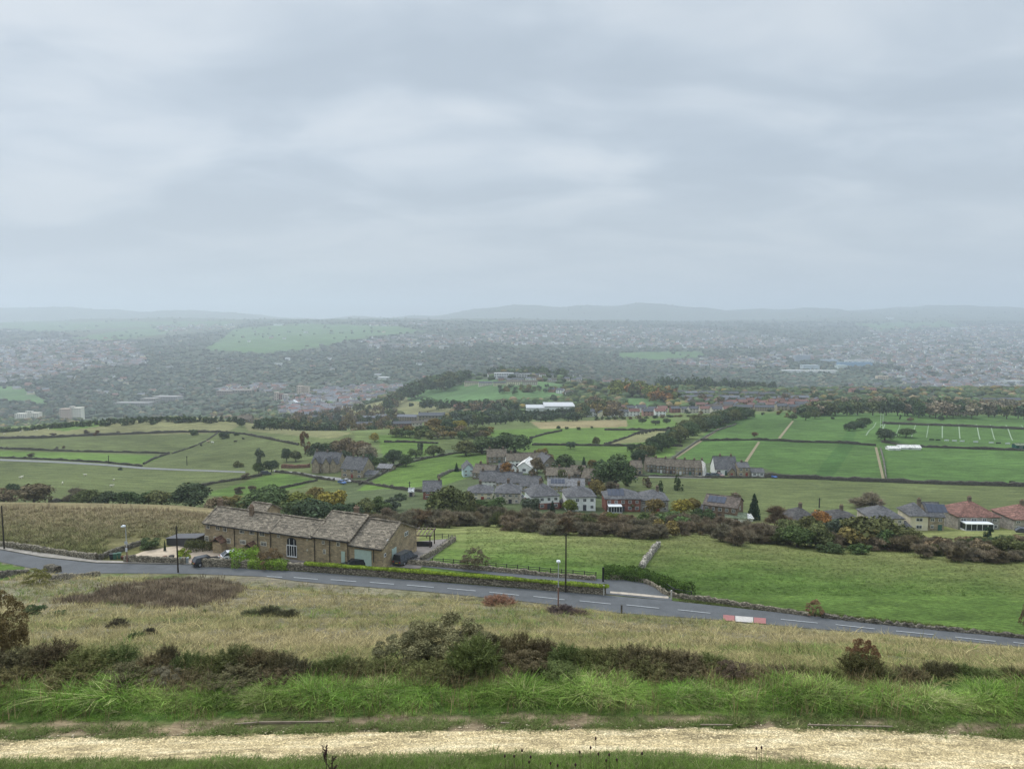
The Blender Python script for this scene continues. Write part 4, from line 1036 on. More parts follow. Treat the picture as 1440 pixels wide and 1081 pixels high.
def rows(spec, label, group):
    """spec: x0, x1, row0, row1, step px, kinds, walls, roofs, rz, dmin"""
    x0, x1, r0, r1, st, kinds, walls, roofs, rz, dm = spec
    x = x0; dmid = float(P((x0+x1)/2, (r0+r1)/2, dm).y)
    while x <= x1:
        t = (x-x0)/max(1, x1-x0); w = rr.choice(walls); f = rr.choice(roofs); kd_ = rr.choice(kinds)
        wn = dict(white='white', cream='cream', pale='pale', pink='pink', brick='red brick', stone='stone', dstone='dark stone', grey='grey', brown='brown')[w]
        fn = dict(slate='slate', red='red', dred='dull red', brown='brown', flag='brown', lslate='grey', white='white', green='green', pale='pale')[f]
        fhouse(kd_, x + rr.uniform(-.15, .15)*st, r0*(1-t)+r1*t + rr.uniform(-.5, .5), w, f, f'{wn} house with {fn} roof {label}', group, rz + rr.uniform(-9, 9), (s_ := rr.uniform(.72, .92)), dm)
        wpx_ = dict(semi=12, row=26, bung=11, front=10)[kd_]*s_*F0/dmid
        x += max(st, wpx_*(1.0 if kd_ == 'row' else 1.08))*rr.uniform(1.0, 1.1)
for sp, lb, gp in [
 ((690,826,530,530,8.5,['semi'],['pale','stone','white'],['slate','brown'],8,900), 'on the estate hill, highest row', 'highest row on the estate hill'),
 ((705,832,535.5,536,8.5,['semi','bung'],['pale','cream','white','pink'],['slate','brown','lslate'],-6,900), 'on the estate hill, second row', 'second row on the estate hill'),
 ((662,758,542,541.5,9,['semi','row'],['pale','stone','cream'],['slate','flag'],2,900), 'on the estate hill above the green field', 'front row above the green hill field'),
 ((850,900,536,538,9,['semi'],['pink','brick','pale'],['red','dred'],10,900), 'right of the estate hill, among autumn trees', 'red roofed houses right of the estate hill'),
 ((775,800,551,556,9,['semi'],['white','pink'],['brown','slate'],-20,700), 'at the foot of the estate hill', 'houses at the foot of the estate hill'),
 ((832,942,586,585,11.5,['semi','front'],['white','white','pink','cream'],['slate','dred'],0,500), 'in the white village beyond the fields, front row', 'front row of the white village'),
 ((872,1050,579,582,12,['semi'],['white','pale','brick','pale'],['slate','red','slate'],5,560), 'in the white village, back row', 'back row of the white village'),
 ((958,1110,556,560,13,['semi','row'],['dstone','stone'],['slate','lslate','slate'],3,820), 'in the brick estate, furthest row', 'furthest row of the brick estate'),
 ((965,1145,563,565,12,['row','semi'],['dstone','stone','pale'],['slate','lslate'],0,780), 'in the brick estate, third row', 'third row of the brick estate'),
 ((985,1165,574.5,573,13,['semi','front'],['stone','brick','pale'],['slate','red','slate'],-4,720), 'in the brick estate, middle row', 'middle row of the brick estate'),
 ((975,1160,567.5,567,13,['semi','front'],['dstone','brick'],['slate','dred','slate'],4,760), 'in the brick estate, row under the furthest', 'fourth row of the brick estate'),
 ((1018,1165,571,570,13,['semi'],['brick','brick','pink'],['red','dred','red'],0,740), 'with brick walls in the brick estate, second row', 'red roofed second row of the brick estate'),
 ((1000,1165,578,577,13,['row','semi'],['dstone','stone','dstone'],['slate','slate','brown'],0,700), 'in the brick estate, front row', 'front row of the brick estate'),
 ((1170,1300,553,549,14,['semi'],['pale','stone','white','pink'],['slate','dred','slate'],10,800), 'behind the long wood of the rugby pitch', 'houses behind the long wood'),
 ((1395,1460,568,566,9,['row','semi'],['grey','white','brick'],['slate','lslate'],-8,740), 'at the right edge behind the pitch, back row', 'back row at the right edge'),
 ((1398,1460,578,576,9,['semi'],['white','pale','brick'],['slate','dred'],-8,720), 'at the right edge behind the pitch, front row', 'front row at the right edge'),
 ((470,585,591,592,9.5,['row'],['dstone','grey'],['slate','lslate'],0,780), 'in the grey valley terrace behind the red one', 'grey valley terrace'),
 ((512,586,601,602.5,9.5,['row'],['brick','brick','pink'],['slate'],2,720), 'in the red brick valley terrace', 'red brick valley terrace'),
 ((586,612,602,603,9,['semi'],['stone','pale'],['flag'],8,720), 'at the right end of the red valley terrace', 'stone houses right of the red terrace'),
 ((402,470,589,592,7.5,['semi'],['pink','pale','brick'],['red','slate','slate'],20,760), 'in the valley town, near row', 'near row of the valley town'),
 ((398,480,581,583,7.5,['semi','row'],['white','stone','pale'],['red','slate'],25,860), 'in the valley town, second row', 'second row of the valley town'),
 ((420,500,572,575,7.5,['row','semi'],['stone','dstone','white'],['slate'],25,950), 'in the valley town, third row', 'third row of the valley town'),
 ((440,540,563,558,7,['row'],['dstone','stone','pale'],['slate','lslate'],20,1050), 'in the valley town, highest row', 'highest row of the valley town'),
 ((648,704,576,577,20,['row'],['brick','brown','dstone'],['dred','slate'],-12,640), 'among the trees under the estate hill', 'big dark houses under the estate hill'),
]: rows(sp, lb, gp)
fhouse('row', 607, 592, 'dstone', 'slate', 'dark stone chapel like house right of the grey valley terrace', None, 3, 1.1, 700)
fhouse('front', 418, 571, 'white', 'white', 'white gabled hall standing out in the valley town', None, -8, 1.5, 900)
print('far houses', fcount)
# larger far blocks
def block(name, cat, label, px, row, boxes, dmin=1000, rz=0.0, mat=None, d=None, nfl=6):
    """boxes: x0,x1,height px, colour, y0,y1 metres"""
    b = PD(px, d) if d else P(px, row, dmin); k = b.y/F0
    root = empty(name, b, R(rz)); tag(root, label, cat)
    for x0, x1, hp, c, y0, y1 in boxes:
        m = MB(); m.box((x0-px)*k, (x1-px)*k, y0, y1, -6, hp*k); m.build('wall', m_render, root, color=c)
        m = MB(); m.box((x0-px)*k-.4, (x1-px)*k+.4, y0-.4, y1+.4, hp*k, hp*k+.7); m.build('roof', m_render, root, color=tuple(v*.75 for v in c))
        if nfl:
            w = MB(); n = max(2, int((x1-x0)*k/4)); Hh = hp*k
            for f in range(nfl):
                for i in range(n):
                    xa = (x0-px)*k+((x1-x0)*k)*(i+.25)/n; w.box(xa, xa+(x1-x0)*k/n*.5, y0-.08, y0+.1, Hh*(f+.35)/nfl, Hh*(f+.75)/nfl)
            w.build('window_row', m_glass, root)
    return root
block('apartment_block','apartment block','cream flats with a reddish left half, tallest beyond the left hill',100,591,[(85,100,16,(.66,.52,.42),0,14),(100,113,17,(.85,.80,.66),3,18),(97,103,19,(.7,.65,.58),6,12)],1200,6)
block('apartment_block','apartment block','low cream flats at the far left beyond the left hill',37,590,[(20,38,8,(.84,.80,.68),0,14),(38,53,9,(.82,.77,.64),4,16),(33,42,11,(.75,.72,.64),6,12)],1200,-4)
block('apartment_block','apartment block','left and smaller of the two pale towers in the valley',396,566,[(386,392,14,(.60,.50,.42),0,12),(391,398,12,(.35,.22,.18),2,12),(397,404,11,(.6,.55,.5),0,12)],1200,10)
block('apartment_block','apartment block','right and higher of the two pale towers in the valley',425,556,[(417,425,13,(.62,.52,.42),0,12),(424,433,12,(.58,.48,.38),3,14)],1200,-8)
block('apartment_block','apartment block','cream flats in the hazy town on the right',1242,536,[(1234,1241,7,(.66,.54,.40),0,14),(1241,1251,6.5,(.64,.52,.38),4,18)],1600,0)
block('mill','mill','long grey mill with a stepped roof in the wooded valley',210,572,[(158,208,5,(.36,.35,.33),0,30),(186,208,9,(.34,.32,.29),32,60)],1500,-3,nfl=3)
block('mill','mill','pale roofed mill to the right of the stepped one',232,566,[(214,250,8,(.40,.38,.36),0,30)],1600,-6,nfl=3)
block('works','works','stone works among trees right of the mills',330,556,[(304,326,6,(.33,.28,.24),0,25),(326,352,7,(.38,.33,.28),6,30)],1700,0,nfl=2)
block('white_shed','warehouse','long white shed behind the tall dark row of trees',774,575,[(740,766,6,(.62,.63,.63),0,30),(766,809,8,(.66,.66,.66),3,40)],640,0,nfl=0,d=790)
block('polytunnel','polytunnel','long pale striped polytunnel on the green hill field',639,542,[(624,651,5.5,(.58,.58,.40),0,9)],900,0,nfl=0)
block('school','school','long white topped school among the estate hill houses',712,531,[(695,722,6,(.66,.66,.66),0,12),(722,745,4.5,(.55,.54,.52),2,12)],900,0,nfl=2)
for i, (px, row, w, hp, c, lb) in enumerate([
 (1129,508,21,8,(.36,.40,.44),'grey blue shed at the back left of the industrial estate'),(1168,510,22,4,(.45,.52,.6),'small blue shed at the back of the industrial estate'),
 (1141,521,23,7,(.50,.56,.58),'pale blue shed in the middle of the industrial estate'),(1117,525,29,4,(.70,.70,.68),'long white roofed shed at the front left of the industrial estate'),
 (1156,525,46,3.6,(.72,.71,.66),'longest white roofed shed at the front of the industrial estate'),(1185,519,13,5,(.55,.62,.58),'small pale green shed of the industrial estate'),
 (1204,516,46,6,(.22,.36,.50),'long blue shed at the right of the industrial estate'),(1210,511,38,4,(.66,.66,.62),'long white shed behind the blue one'),
 (1428,541,24,5,(.5,.52,.5),'pale shed in the hazy town at the right edge'),(1252,449,11,3,(.7,.7,.68),'white building high on the hazy right ridge'),(1343,463,9,3,(.7,.7,.68),'white block on the hazy right hillside'),
 (1356,463,9,2.5,(.7,.7,.68),'lower white block beside the one on the right hillside'),(391,458,13,2.4,(.75,.75,.72),'white sheds on the far green hilltop'),(54,479,3,3,(.8,.8,.78),'tiny white house above the left town'),
 (531,530,9,4,(.7,.7,.7),'white shed in the wooded valley'),(538,535,14,4,(.6,.6,.58),'grey white shed in the wooded valley'),(404,507,6,4,(.75,.75,.73),'white house on the wooded slope'),(391,514,10,3,(.7,.7,.68),'long white house on the wooded slope')]):
    block('warehouse' if w > 12 else 'white_building', 'warehouse' if w > 12 else 'building', lb, px, row, [(px-w/2, px+w/2, hp, c, 0, 30 if w > 12 else 12)], 1500, 0, nfl=0)

# hazy towns as one mass
def far_town():
    r = np.random.default_rng(12); pos = []; rz = []; sc = []; cw = []
    pts = []
    for poly, d0, d1 in TOWNS:
        xs = [p[0] for p in poly]; ys = [p[1] for p in poly]; area = (max(xs)-min(xs))*(max(ys)-min(ys))
        n = int(area/11)
        x = r.uniform(min(xs), max(xs), n); y = r.uniform(min(ys), max(ys), n)
        y = y + 1.0*np.sin(x*.3)*0
        y = min(ys) + np.round((y-min(ys))/2.6)*2.6 + r.normal(size=n)*.4
        k = inpoly(x, y, poly) & (np.sin(x*.09+y*.2)*np.cos(x*.05-y*.35) > -.55)
        c = cast(x[k], y[k], d0*.8); c = c[(c[:, 1] < d1*1.3) & (c[:, 1] > d0*.7)]; pts.append(c)
    # scattered farms and hamlets over all the far slopes
    x = r.uniform(-200, 1640, 260); y = r.uniform(448, 560, 260); c = cast(x, y, 1500); pts.append(c[(c[:, 1] < 11000)])
    p = np.concatenate(pts); n = len(p)
    s = (1+.00010*np.maximum(p[:, 1]-1500, 0))
    def mk(L, D, e, rh):
        V = np.array([(x*L/2, y*D, z) for x in (-1, 1) for y, z in ((0, -4), (1, -4), (1, e), (.5, e+rh), (0, e))])
        V = np.array([(V[i][0], V[i][1], V[i][2]) for i in range(10)])
        return V
    V = mk(13, 9, 5, 3)
    Fw = np.array([(0, 1, 2), (0, 2, 4), (2, 3, 4), (5, 7, 6), (5, 9, 7), (7, 9, 8), (0, 4, 9), (0, 9, 5), (1, 6, 7), (1, 7, 2)])
    Fr = np.array([(4, 3, 8), (4, 8, 9), (3, 2, 7), (3, 7, 8)])
    wallc = np.array([WC['white'], WC['pale'], WC['grey'], WC['stone'], WC['dstone'], WC['cream'], WC['pink'], WC['grey']]); roofc = np.array([RC['slate'], RC['slate'], RC['lslate'], RC['brown'], RC['dred'], RC['lslate']])
    iw = r.integers(0, 8, n); ir = r.integers(0, 6, n)
    rzz = r.choice([0.0, .35, -.35, 1.57, .1], n) + r.normal(size=n)*.08
    c_, s_ = np.cos(rzz)[:, None], np.sin(rzz)[:, None]
    S = s[:, None]*r.uniform(.8, 1.5, (n, 1))
    x = V[None, :, 0]*S; y = V[None, :, 1]*s[:, None]; z = V[None, :, 2]*s[:, None]
    Wp = np.stack([x*c_-y*s_, x*s_+y*c_, z], -1) + p[:, None, :]
    allV = np.concatenate([Wp.reshape(-1, 3), (Wp + np.array([0, 0, .06])).reshape(-1, 3)])
    f1 = (Fw[None] + (np.arange(n)*10)[:, None, None]).reshape(-1, 3); f2 = (Fr[None] + (np.arange(n)*10)[:, None, None] + n*10).reshape(-1, 3)
    colv = np.concatenate([np.repeat(wallc[iw], 10, 0), np.repeat(roofc[ir], 10, 0)])
    o = mesh_obj('distant_town', np_mesh('distant_town', allV, np.concatenate([f1, f2]), m_far, colv)); tag(o, kind='stuff'); print('town', n)
m_far = mat_tint('distant_buildings', .9, 1.1, .05, src='col')
far_town()
# ---------------------------------------------------------------- the long stone farmhouse by the road
FA = Vector(((278-CX)/F0*134.6, 134.6, 0)); FB = Vector(((533-CX)/F0*122.5, 122.5, 0))
FZ = -43.2
fdir = (FB-FA).normalized(); FL = (FB-FA).length; frz = math.atan2(fdir.y, fdir.x); fn = Vector((-fdir.y, fdir.x, 0))
SH = .028
def _ray3(px, row):
    s, t = ray(px, row); return float(s), float(t)
def wp(px, row):
    """photo pixel on the front wall -> local x, z"""
    s, t = _ray3(px, row)
    # (FA + x fdir) : X = s*Y
    x = (s*FA.y - FA.x)/(fdir.x - s*fdir.y); Y = FA.y + x*fdir.y
    return x, -t*Y - FZ
def gp(px, row):
    """photo pixel on the right gable wall -> local y, z"""
    s, t = _ray3(px, row)
    y = (s*FB.y - FB.x)/(fn.x - s*fn.y); Y = FB.y + y*fn.y
    return y, -t*Y - FZ
farm = empty('stone_farmhouse', (FA.x, FA.y, FZ), frz)
tag(farm, 'long stone farmhouse with heavy stone roof, arched barn window and green garage beside the road', 'farmhouse')
def shear(o, x0=0.0):
    for v in o.data.vertices: v.co.z -= SH*(v.co.x + o.location.x)
    return o
STN = (.36, .29, .19); FLG = (.175, .155, .125)
def fsection(x0, x1, dep, e, rh, ends=(.12, .12), ridge=.5, y0=0.0, g=0.0, flg=FLG, stn=STN):
    L = x1-x0; w = gable_body(L, dep, e, rh, 'wall', m_stone, farm, stn, -3, ridge); w.location = (x0+L/2, y0, 0); shear(w)
    # roof with a wavy, uneven surface like old stone slates
    nx, nyy = max(2, int(L/.7)), 14; k = dep*ridge; m = MB(); r = random.Random(int(x0*10)+3)
    def prof(t):
        y = -.35 + (dep+.7)*t
        z = e + (rh*y/k if y <= k else rh*(dep-y)/(dep-k))
        return y, z
    ts = sorted(set([i/nyy for i in range(nyy+1)] + [(k+.35)/(dep+.7)]))
    grid = []
    for i in range(nx+1):
        x = -L/2-ends[0] + (L+ends[0]+ends[1])*i/nx; sag = -.10*math.sin(math.pi*i/nx)
        rw = []
        for t in ts:
            y, z = prof(t); rw.append(len(m.v)); m.v.append((x, y, z + .17 + sag*math.sin(math.pi*t) + r.uniform(-.035, .035)))
        grid.append(rw)
    for i in range(nx):
        for j in range(len(ts)-1): m.f.append((grid[i][j], grid[i+1][j], grid[i+1][j+1], grid[i][j+1])); m.m.append(0)
    x = L/2+ends[1]
    for sx in (-L/2-ends[0], L/2+ends[1]):      # coping stones at the verges
        for a, b_ in ((-.35, k), (k, dep+.35)):
            n = int(abs(b_-a)/.6)
            for q in range(n):
                ya, yb = a+(b_-a)*q/n, a+(b_-a)*(q+.93)/n
                za, zb = [e+(rh*y/k if y <= k else rh*(dep-y)/(dep-k)) for y in (ya, yb)]
                s_ = .16
                m.quad([(sx-s_, ya, za+.27), (sx+s_, ya, za+.27), (sx+s_, yb, zb+.27), (sx-s_, yb, zb+.27)])
                m.quad([(sx+s_, ya, za-.05), (sx+s_, yb, zb-.05), (sx+s_, yb, zb+.27), (sx+s_, ya, za+.27)])
                m.quad([(sx-s_, ya, za-.05), (sx-s_, ya, za+.27), (sx-s_, yb, zb+.27), (sx-s_, yb, zb-.05)])
    n = max(2, int(L/.7))
    for q in range(n):                           # ridge stones
        xa = -L/2+L*q/n; dz = r.uniform(0, .05); m.box(xa+.02, xa+L/n-.02, k-.2, k+.2, e+rh+.02, e+rh+.24+dz)
    m.box(-L/2, L/2, -.33, -.25, e-.28, e-.05)
    o = m.build('roof', [m_flag], farm, color=flg); o.location = (x0+L/2, y0, 0); shear(o)
    gt = MB(); gt.box(-L/2, L/2, -.50, -.34, e-.20, e-.05); g_ = gt.build('gutter', m_black, farm, color=(.02,.02,.02)); g_.location = (x0+L/2, y0, 0); shear(g_)
    return o
ex, ez = wp(278, 733); xm1, _ = wp(382, 748); xm2, _ = wp(440, 753); xm3, _ = wp(491, 762)
E0 = ez + SH*ex
_, e2 = wp(440, 753.5); E2 = e2 + SH*xm2; _, e3 = wp(520, 768); E3 = e3 + SH*wp(520, 768)[0]
r1_ = fsection(0, xm1-.02, 7.6, E0, 2.0)
r1b = fsection(3.0, wp(331, 740)[0], 5.5, E0+.1, 1.5, y0=7.7)
r2_ = fsection(xm1, xm2-.02, 7.6, (E0+E2)/2-.05, 1.9)
r3_ = fsection(xm2, xm3-.02, 13.0, E2, 2.75)
r4_ = fsection(xm3, FL, 13.0, min(E3, E2)-.15, 2.75)
for rf, px, row, y, hh, w in ((r1_, 296, 712, 4.2, 1.5, .8), (r1_, 345, 722, 3.0, 1.3, .6), (r3_, 487, 722, 8.0, 1.2, .8)):
    x, _ = wp(px, row)
    base = E0+1.6 if rf is r1_ else E2+2.2
    c = chimney(rf, x-rf.location.x - (.35*y if rf is r3_ else .33*y), y, base - SH*x + (0.2 if y > 4 else .2), hh, w, color=(.20,.15,.11))
def fwin(px, row, wpx, hpx, bars=2, col=(.68,.65,.55)):
    x, z = wp(px, row + hpx/2); k = (FA.y + x*fdir.y)/F0
    return add_window(farm, x, -.06, z, wpx*k, hpx*k, bars, 0, col)
for px, row in ((293,739.5),(306.5,741),(316.7,743.5)): fwin(px, row, 6.2, 7.2, 2)
for px, row in ((291,756.5),(304,757.5),(322,760)): fwin(px, row, 6.5, 7.5, 3)
for px, row in ((340.5,746),(354.4,747.5),(369,749.5)): fwin(px, row, 8, 7.6, 3)
for px, row in ((342,761.5),(371,764)): fwin(px, row, 10, 6, 4)
fwin(392, 753, 4.6, 5, 2); fwin(455, 762, 4.6, 5.5, 2); fwin(456.5, 775, 4.6, 6.5, 2); fwin(476, 764.4, 5.5, 6, 2)
for px, row in ((432.5,758.5),(432.5,773)): fwin(px, row, 2, 2.2, 1)
# arched barn window
x, zb = wp(411, 783); _, zt = wp(411, 754.5); w = 17.5*(FA.y+x*fdir.y)/F0; hh = zt-zb
def arch(m, w, hh, y0, y1, inset=0.0):
    w2 = w/2-inset; hs = hh-w*.32; pts = [(-w2, inset), (w2, inset), (w2, hs)]
    for i in range(1, 10): a = math.pi*i/10; pts.append((w2*math.cos(a), hs+(w*.32-inset)*math.sin(a)))
    pts.append((-w2, hs)); m.prism(pts, y0, y1)
m = MB(); arch(m, w, hh, -.06, .02); af = m.build('arched_window', m_stone, farm, color=(.33,.28,.20)); af.location = (x, 0, zb)
m = MB(); arch(m, w, hh, -.09, -.065, .14); m.build('pane', m_glass, af)
m = MB()
for fx in (-.47, -.22, .0, .22, .47): m.box(w*fx-.045, w*fx+.045, -.15, -.095, .05, hh*.6)
m.box(-w*.48, w*.48, -.16, -.095, hh*.56, hh*.60); m.box(-w*.48, w*.48, -.16, -.095, .02, .22)
for fx in (-.2, .24): m.box(w*fx-.03, w*fx+.03, -.15, -.095, hh*.6, hh*.90)
m.build('glazing_bars', m_white, af, color=(.72,.72,.70))
# doors, garage, pipes, porches
x, zb = wp(483, 791); dk = (FA.y+x*fdir.y)/F0
add_door(farm, x, -.06, zb, 6*dk, 17*dk, (.42,.52,.44))
x, zb = wp(511, 795); _, zt = wp(511, 773); w = 27.5*(FA.y+x*fdir.y)/F0; m = MB()
m.box(-w/2, w/2, -.10, .02, 0, zt-zb)
for i in range(5): m.box(-w/2+.08, w/2-.08, -.13, -.10, (zt-zb)*(i+.06)/5, (zt-zb)*(i+.94)/5)
gd = m.build('garage_door', m_white, farm, color=(.42,.52,.46)); gd.location = (x, 0, zb)
for px in (331.5, 364, 382, 443.5, 464.5, 490, 526):
    x, z1 = wp(px, 790); z2 = (E0 if px < 382 else E2 - (.75 if px > 500 else 0)) - SH*x - .1; m = MB(); m.tube((x, -.16, z1), (x, -.16, z2), .07, .07, 6); m.build('drainpipe', m_black, farm, color=(.03,.025,.02))
for px, row in ((357, 772), (312, 764)):
    x, z = wp(px, row); g = MB(); g.box(-1.0, 1.0, -1.3, -.04, -2.0, .6); po = g.build('porch', m_stone, farm, color=STN); po.location = (x, 0, z)
    rf = gable_roof(1.5, 2.2, .6, .8, m_slate, po, (.13,.075,.055), .15, .1); rf.rotation_euler = (0, 0, R(90)); rf.location = (1.1, -.75, 0)
def gwin(px, row, wpx, hpx, bars=2):
    y, z = gp(px, row+hpx/2); k = (FB.y+y*fn.y)/F0
    add_window(farm, FL+.06, y, z, wpx*k*2.6, hpx*k, bars, R(90))
gwin(545, 760.6, 2.2, 5, 1); gwin(571, 750, 4, 6, 2); gwin(541, 780, 2, 5, 1)
y, z = gp(554, 785.5); k = (FB.y+y*fn.y)/F0; add_door(farm, FL+.06, y, z, 1.6, 16*k, (.42,.52,.46), R(90))

# ---------------------------------------------------------------- walls, fences and hedges
m_rubble, nt, b = new_mat('rubble_stone', .95, .1)
g = N(nt, 'ShaderNodeNewGeometry'); c0 = N(nt, 'ShaderNodeObjectInfo').outputs['Color']
mp = N(nt, 'ShaderNodeMapping'); mp.inputs['Scale'].default_value = (1, 1, 1.9); nt.links.new(g.outputs['Position'], mp.inputs[0])
vo = N(nt, 'ShaderNodeTexVoronoi'); vo.inputs['Scale'].default_value = 3.2; nt.links.new(mp.outputs[0], vo.inputs['Vector'])
sepc = N(nt, 'ShaderNodeSeparateColor'); nt.links.new(vo.outputs['Color'], sepc.inputs[0])
c = mix(nt, 1.0, c0, ramp(nt, sepc.outputs[0], [(0, .45), (1, 1.6)]).outputs[0], 'MULTIPLY')
c = mix(nt, 1.0, c, ramp(nt, vo.outputs['Distance'], [(.25, 1.0), (.6, .45)]).outputs[0], 'MULTIPLY')
nt.links.new(c, b.inputs['Base Color']); bump(nt, b, vo.outputs['Distance'], -.6, .08)
def polyline(pts, dmin, step):
    xs = []; ys = []
    for (x0, y0), (x1, y1) in zip(pts, pts[1:]):
        n = max(2, int(math.hypot(x1-x0, y1-y0)/3)); xs += list(np.linspace(x0, x1, n, endpoint=False)); ys += list(np.linspace(y0, y1, n, endpoint=False))
    xs.append(pts[-1][0]); ys.append(pts[-1][1])
    p = cast(xs, ys, dmin)
    seg = np.r_[0, np.cumsum(np.hypot(np.diff(p[:, 0]), np.diff(p[:, 1])))]
    n = max(2, int(seg[-1]/step)+1); t = np.linspace(0, seg[-1], n)
    X = np.interp(t, seg, p[:, 0]); Y = np.interp(t, seg, p[:, 1])
    return np.stack([X, Y, Z(X, Y)], 1)
def wall(pts, hgt, wid, col, label, dmin=60, step=.45, name='dry_stone_wall', jit=.08, group=None, cat='stone wall', mat=None):
    p = polyline(pts, dmin, step); n = len(p); r = np.random.default_rng(n*7+int(pts[0][0]))
    d = np.gradient(p[:, :2], axis=0); d /= np.linalg.norm(d, axis=1, keepdims=True)+1e-9; nn = np.stack([-d[:, 1], d[:, 0]], 1)
    top = hgt + r.normal(size=n)*jit + .12*hgt*np.sin(np.arange(n)*step*.25+1)*np.cos(np.arange(n)*step*.11)
    V = []
    for off_, zz in ((-.5, -.5), (-.5, .8), (-.32, 1), (.32, 1), (.5, .8), (.5, -.5)):
        q = p.copy(); j = r.normal(size=(n, 1))*jit*.4
        q[:, :2] += nn*(off_*wid + j)
        q[:, 2] += (-.5 if zz < 0 else 0) + (top*zz if zz > 0 else 0)
        V.append(q)
    V = np.stack(V, 1).reshape(-1, 3); Fq = []
    for i in range(n-1):
        for k in range(5): a = i*6+k; Fq.append((a, a+6, a+7, a+1))
    for e_ in (0, (n-1)*6): Fq += [(e_, e_+1, e_+4, e_+5), (e_+1, e_+2, e_+3, e_+4)]
    o = mesh_obj(name, np_mesh(name, V, np.array(Fq), mat or m_rubble), color=col)
    return tag(o, label, cat, group)
WST = (.26, .225, .165); WDK = (.10, .088, .07); WMD = (.17, .15, .115)
wall([(-60,760),(0,768),(58,776),(136,787)], 1.1, .6, WST, 'stone wall between the pavement and the brown field on the left')
wall([(140,787),(160,779),(185,770),(205,764)], .9, .6, WMD, 'low wall running back from the bins to the round bush')
wall([(175,790),(262,792.5)], 1.1, .6, WST, 'short stone wall between the two gravel drives')
wall([(285,796.5),(315,797),(370,799),(440,803),(520,809),(600,815),(700,823),(790,831),(852,836)], 1.3, .6, WST, 'long stone wall with a hedge on top, along the road before the farmhouse')
wall([(572,793),(620,797),(700,804),(790,812),(838,816)], .8, .5, WST, 'low stone wall on the far side of the driveway')
wall([(592,790),(610,780),(628,768),(640,760)], .9, .5, WST, 'stone retaining wall of the yard beside the van')
wall([(858,815),(880,815),(905,819),(922,826),(934,835),(950,840),(975,843)], .7, .5, WST, 'curved stone wall round the driveway entrance')
wall([(975,843),(1000,846),(1040,852),(1080,858),(1137,866)], .65, .55, WST, 'low stone wall right of the driveway entrance')
wall([(1155,868),(1275,881),(1440,897),(1560,913)], .5, .55, WMD, 'crumbling low wall along the road on the right', jit=.14)
wall([(901,801),(908,790),(917,778),(926,767)], .9, .9, (.36,.33,.27), 'tumbled stone wall between the two green fields', jit=.2)
wall([(-40,818),(0,813),(22,808),(40,808)], .9, .6, WMD, 'mossy wall beside the green corner on the left')
wall([(72,818),(95,814),(120,812),(140,809)], .8, .6, WST, 'broken wall end on the near side of the road, left')
wall([(66,801),(82,805)], 1.0, 1.2, WMD, 'short stump of wall at the lane mouth on the left')
FW = [([(-40,618),(0,617),(60,616),(120,613),(200,610),(250,608),(310,608)],'long dark wall under the top field of the left hill',2.0,420),([(310,608),(345,611),(375,617),(420,626)],'dark wall falling right from the wall corner on the left hill',1.6,400),
 ([(-40,630),(0,631),(100,635),(200,637),(238,638)],'dark wall above the bright strip on the left hill',1.4,380),([(-40,643),(0,644),(80,647),(150,651),(200,656)],'wall on the upper side of the lane across the left hill',1.2,330),
 ([(238,638),(215,646),(202,653)],'short wall closing the bright strip on the left hill',1.3,330),([(306,609),(290,620),(270,629),(242,638)],'thin wall slanting down the left hill',.9,380),
 ([(278,686),(300,680),(340,674),(368,669)],'wall along the upper edge of the bright field before the villa',1.3,230),([(383,690),(410,684),(446,676)],'wall along the lower right edge of the bright field',1.2,230),
 ([(388,664),(420,667),(447,673),(470,676)],'wall on the lane to the villa',1.2,230),([(484,676),(520,681),(560,688),(595,692)],'wall of the lane running to the red brick house',1.2,230),
 ([(505,682),(535,668),(556,656),(600,645),(640,638),(690,635)],'wall round the top of the bright meadow',1.1,240),([(616,672),(635,663),(650,662)],'dark garden wall by the pale blue house',1.4,240),
 ([(540,622),(575,622),(616,624)],'wall across the small green fields',1.3,380),([(745,617),(765,611),(790,606)],'short wall in the green fields above the hamlet',1.3,400),
 ([(748,626),(850,627),(960,628)],'lower wall across the green fields above the hamlet',1.4,380),([(850,626),(880,616),(900,608),(940,603),(958,601)],'curving wall in the green fields above the hamlet',1.4,400),
 ([(850,605),(900,605),(955,606)],'upper wall across the green fields',1.6,450),([(985,620),(1060,619),(1095,620),(1120,622),(1180,623),(1232,627)],'dark wall across the deep green fields on the right',1.6,340),
 ([(1075,671),(1130,673),(1200,676),(1300,680),(1440,684),(1560,689)],'thick dark wall under the deep green fields on the right',1.9,240),([(1240,622),(1270,627),(1300,629),(1440,634),(1540,638)],'dark wall below the rugby pitch',1.5,340),
 ([(1240,596),(1300,598),(1360,600),(1440,604),(1540,608)],'dark hedge bank behind the rugby pitch',2.0,420),([(940,650),(952,641),(978,623),(1008,606),(1035,597)],'pale wall climbing beside the slanting wood',1.3,300),
 ([(885,669),(990,672),(1078,672)],'low wall in front of the stone terrace',1.0,250),([(1246,674),(1243,650),(1238,630)],'pale tumbled wall up to the big round tree',1.2,260),([(397,658),(420,658),(436,657)],'reddish garden wall beside the villa',2.0,250),
 ([(70,707),(90,705),(115,705)],'low wall in the gap of the field hedge on the left',1.0,200)]
for pts, lb, hh, dm in FW:
    cc_ = (.20,.19,.15) if 'pale' in lb else ((.22,.12,.08) if 'reddish' in lb else (.105,.095,.075))
    wall(pts, hh*.9, .7 if hh < 1.9 else 1.6, cc_, lb, dm, 2.0, jit=.22)
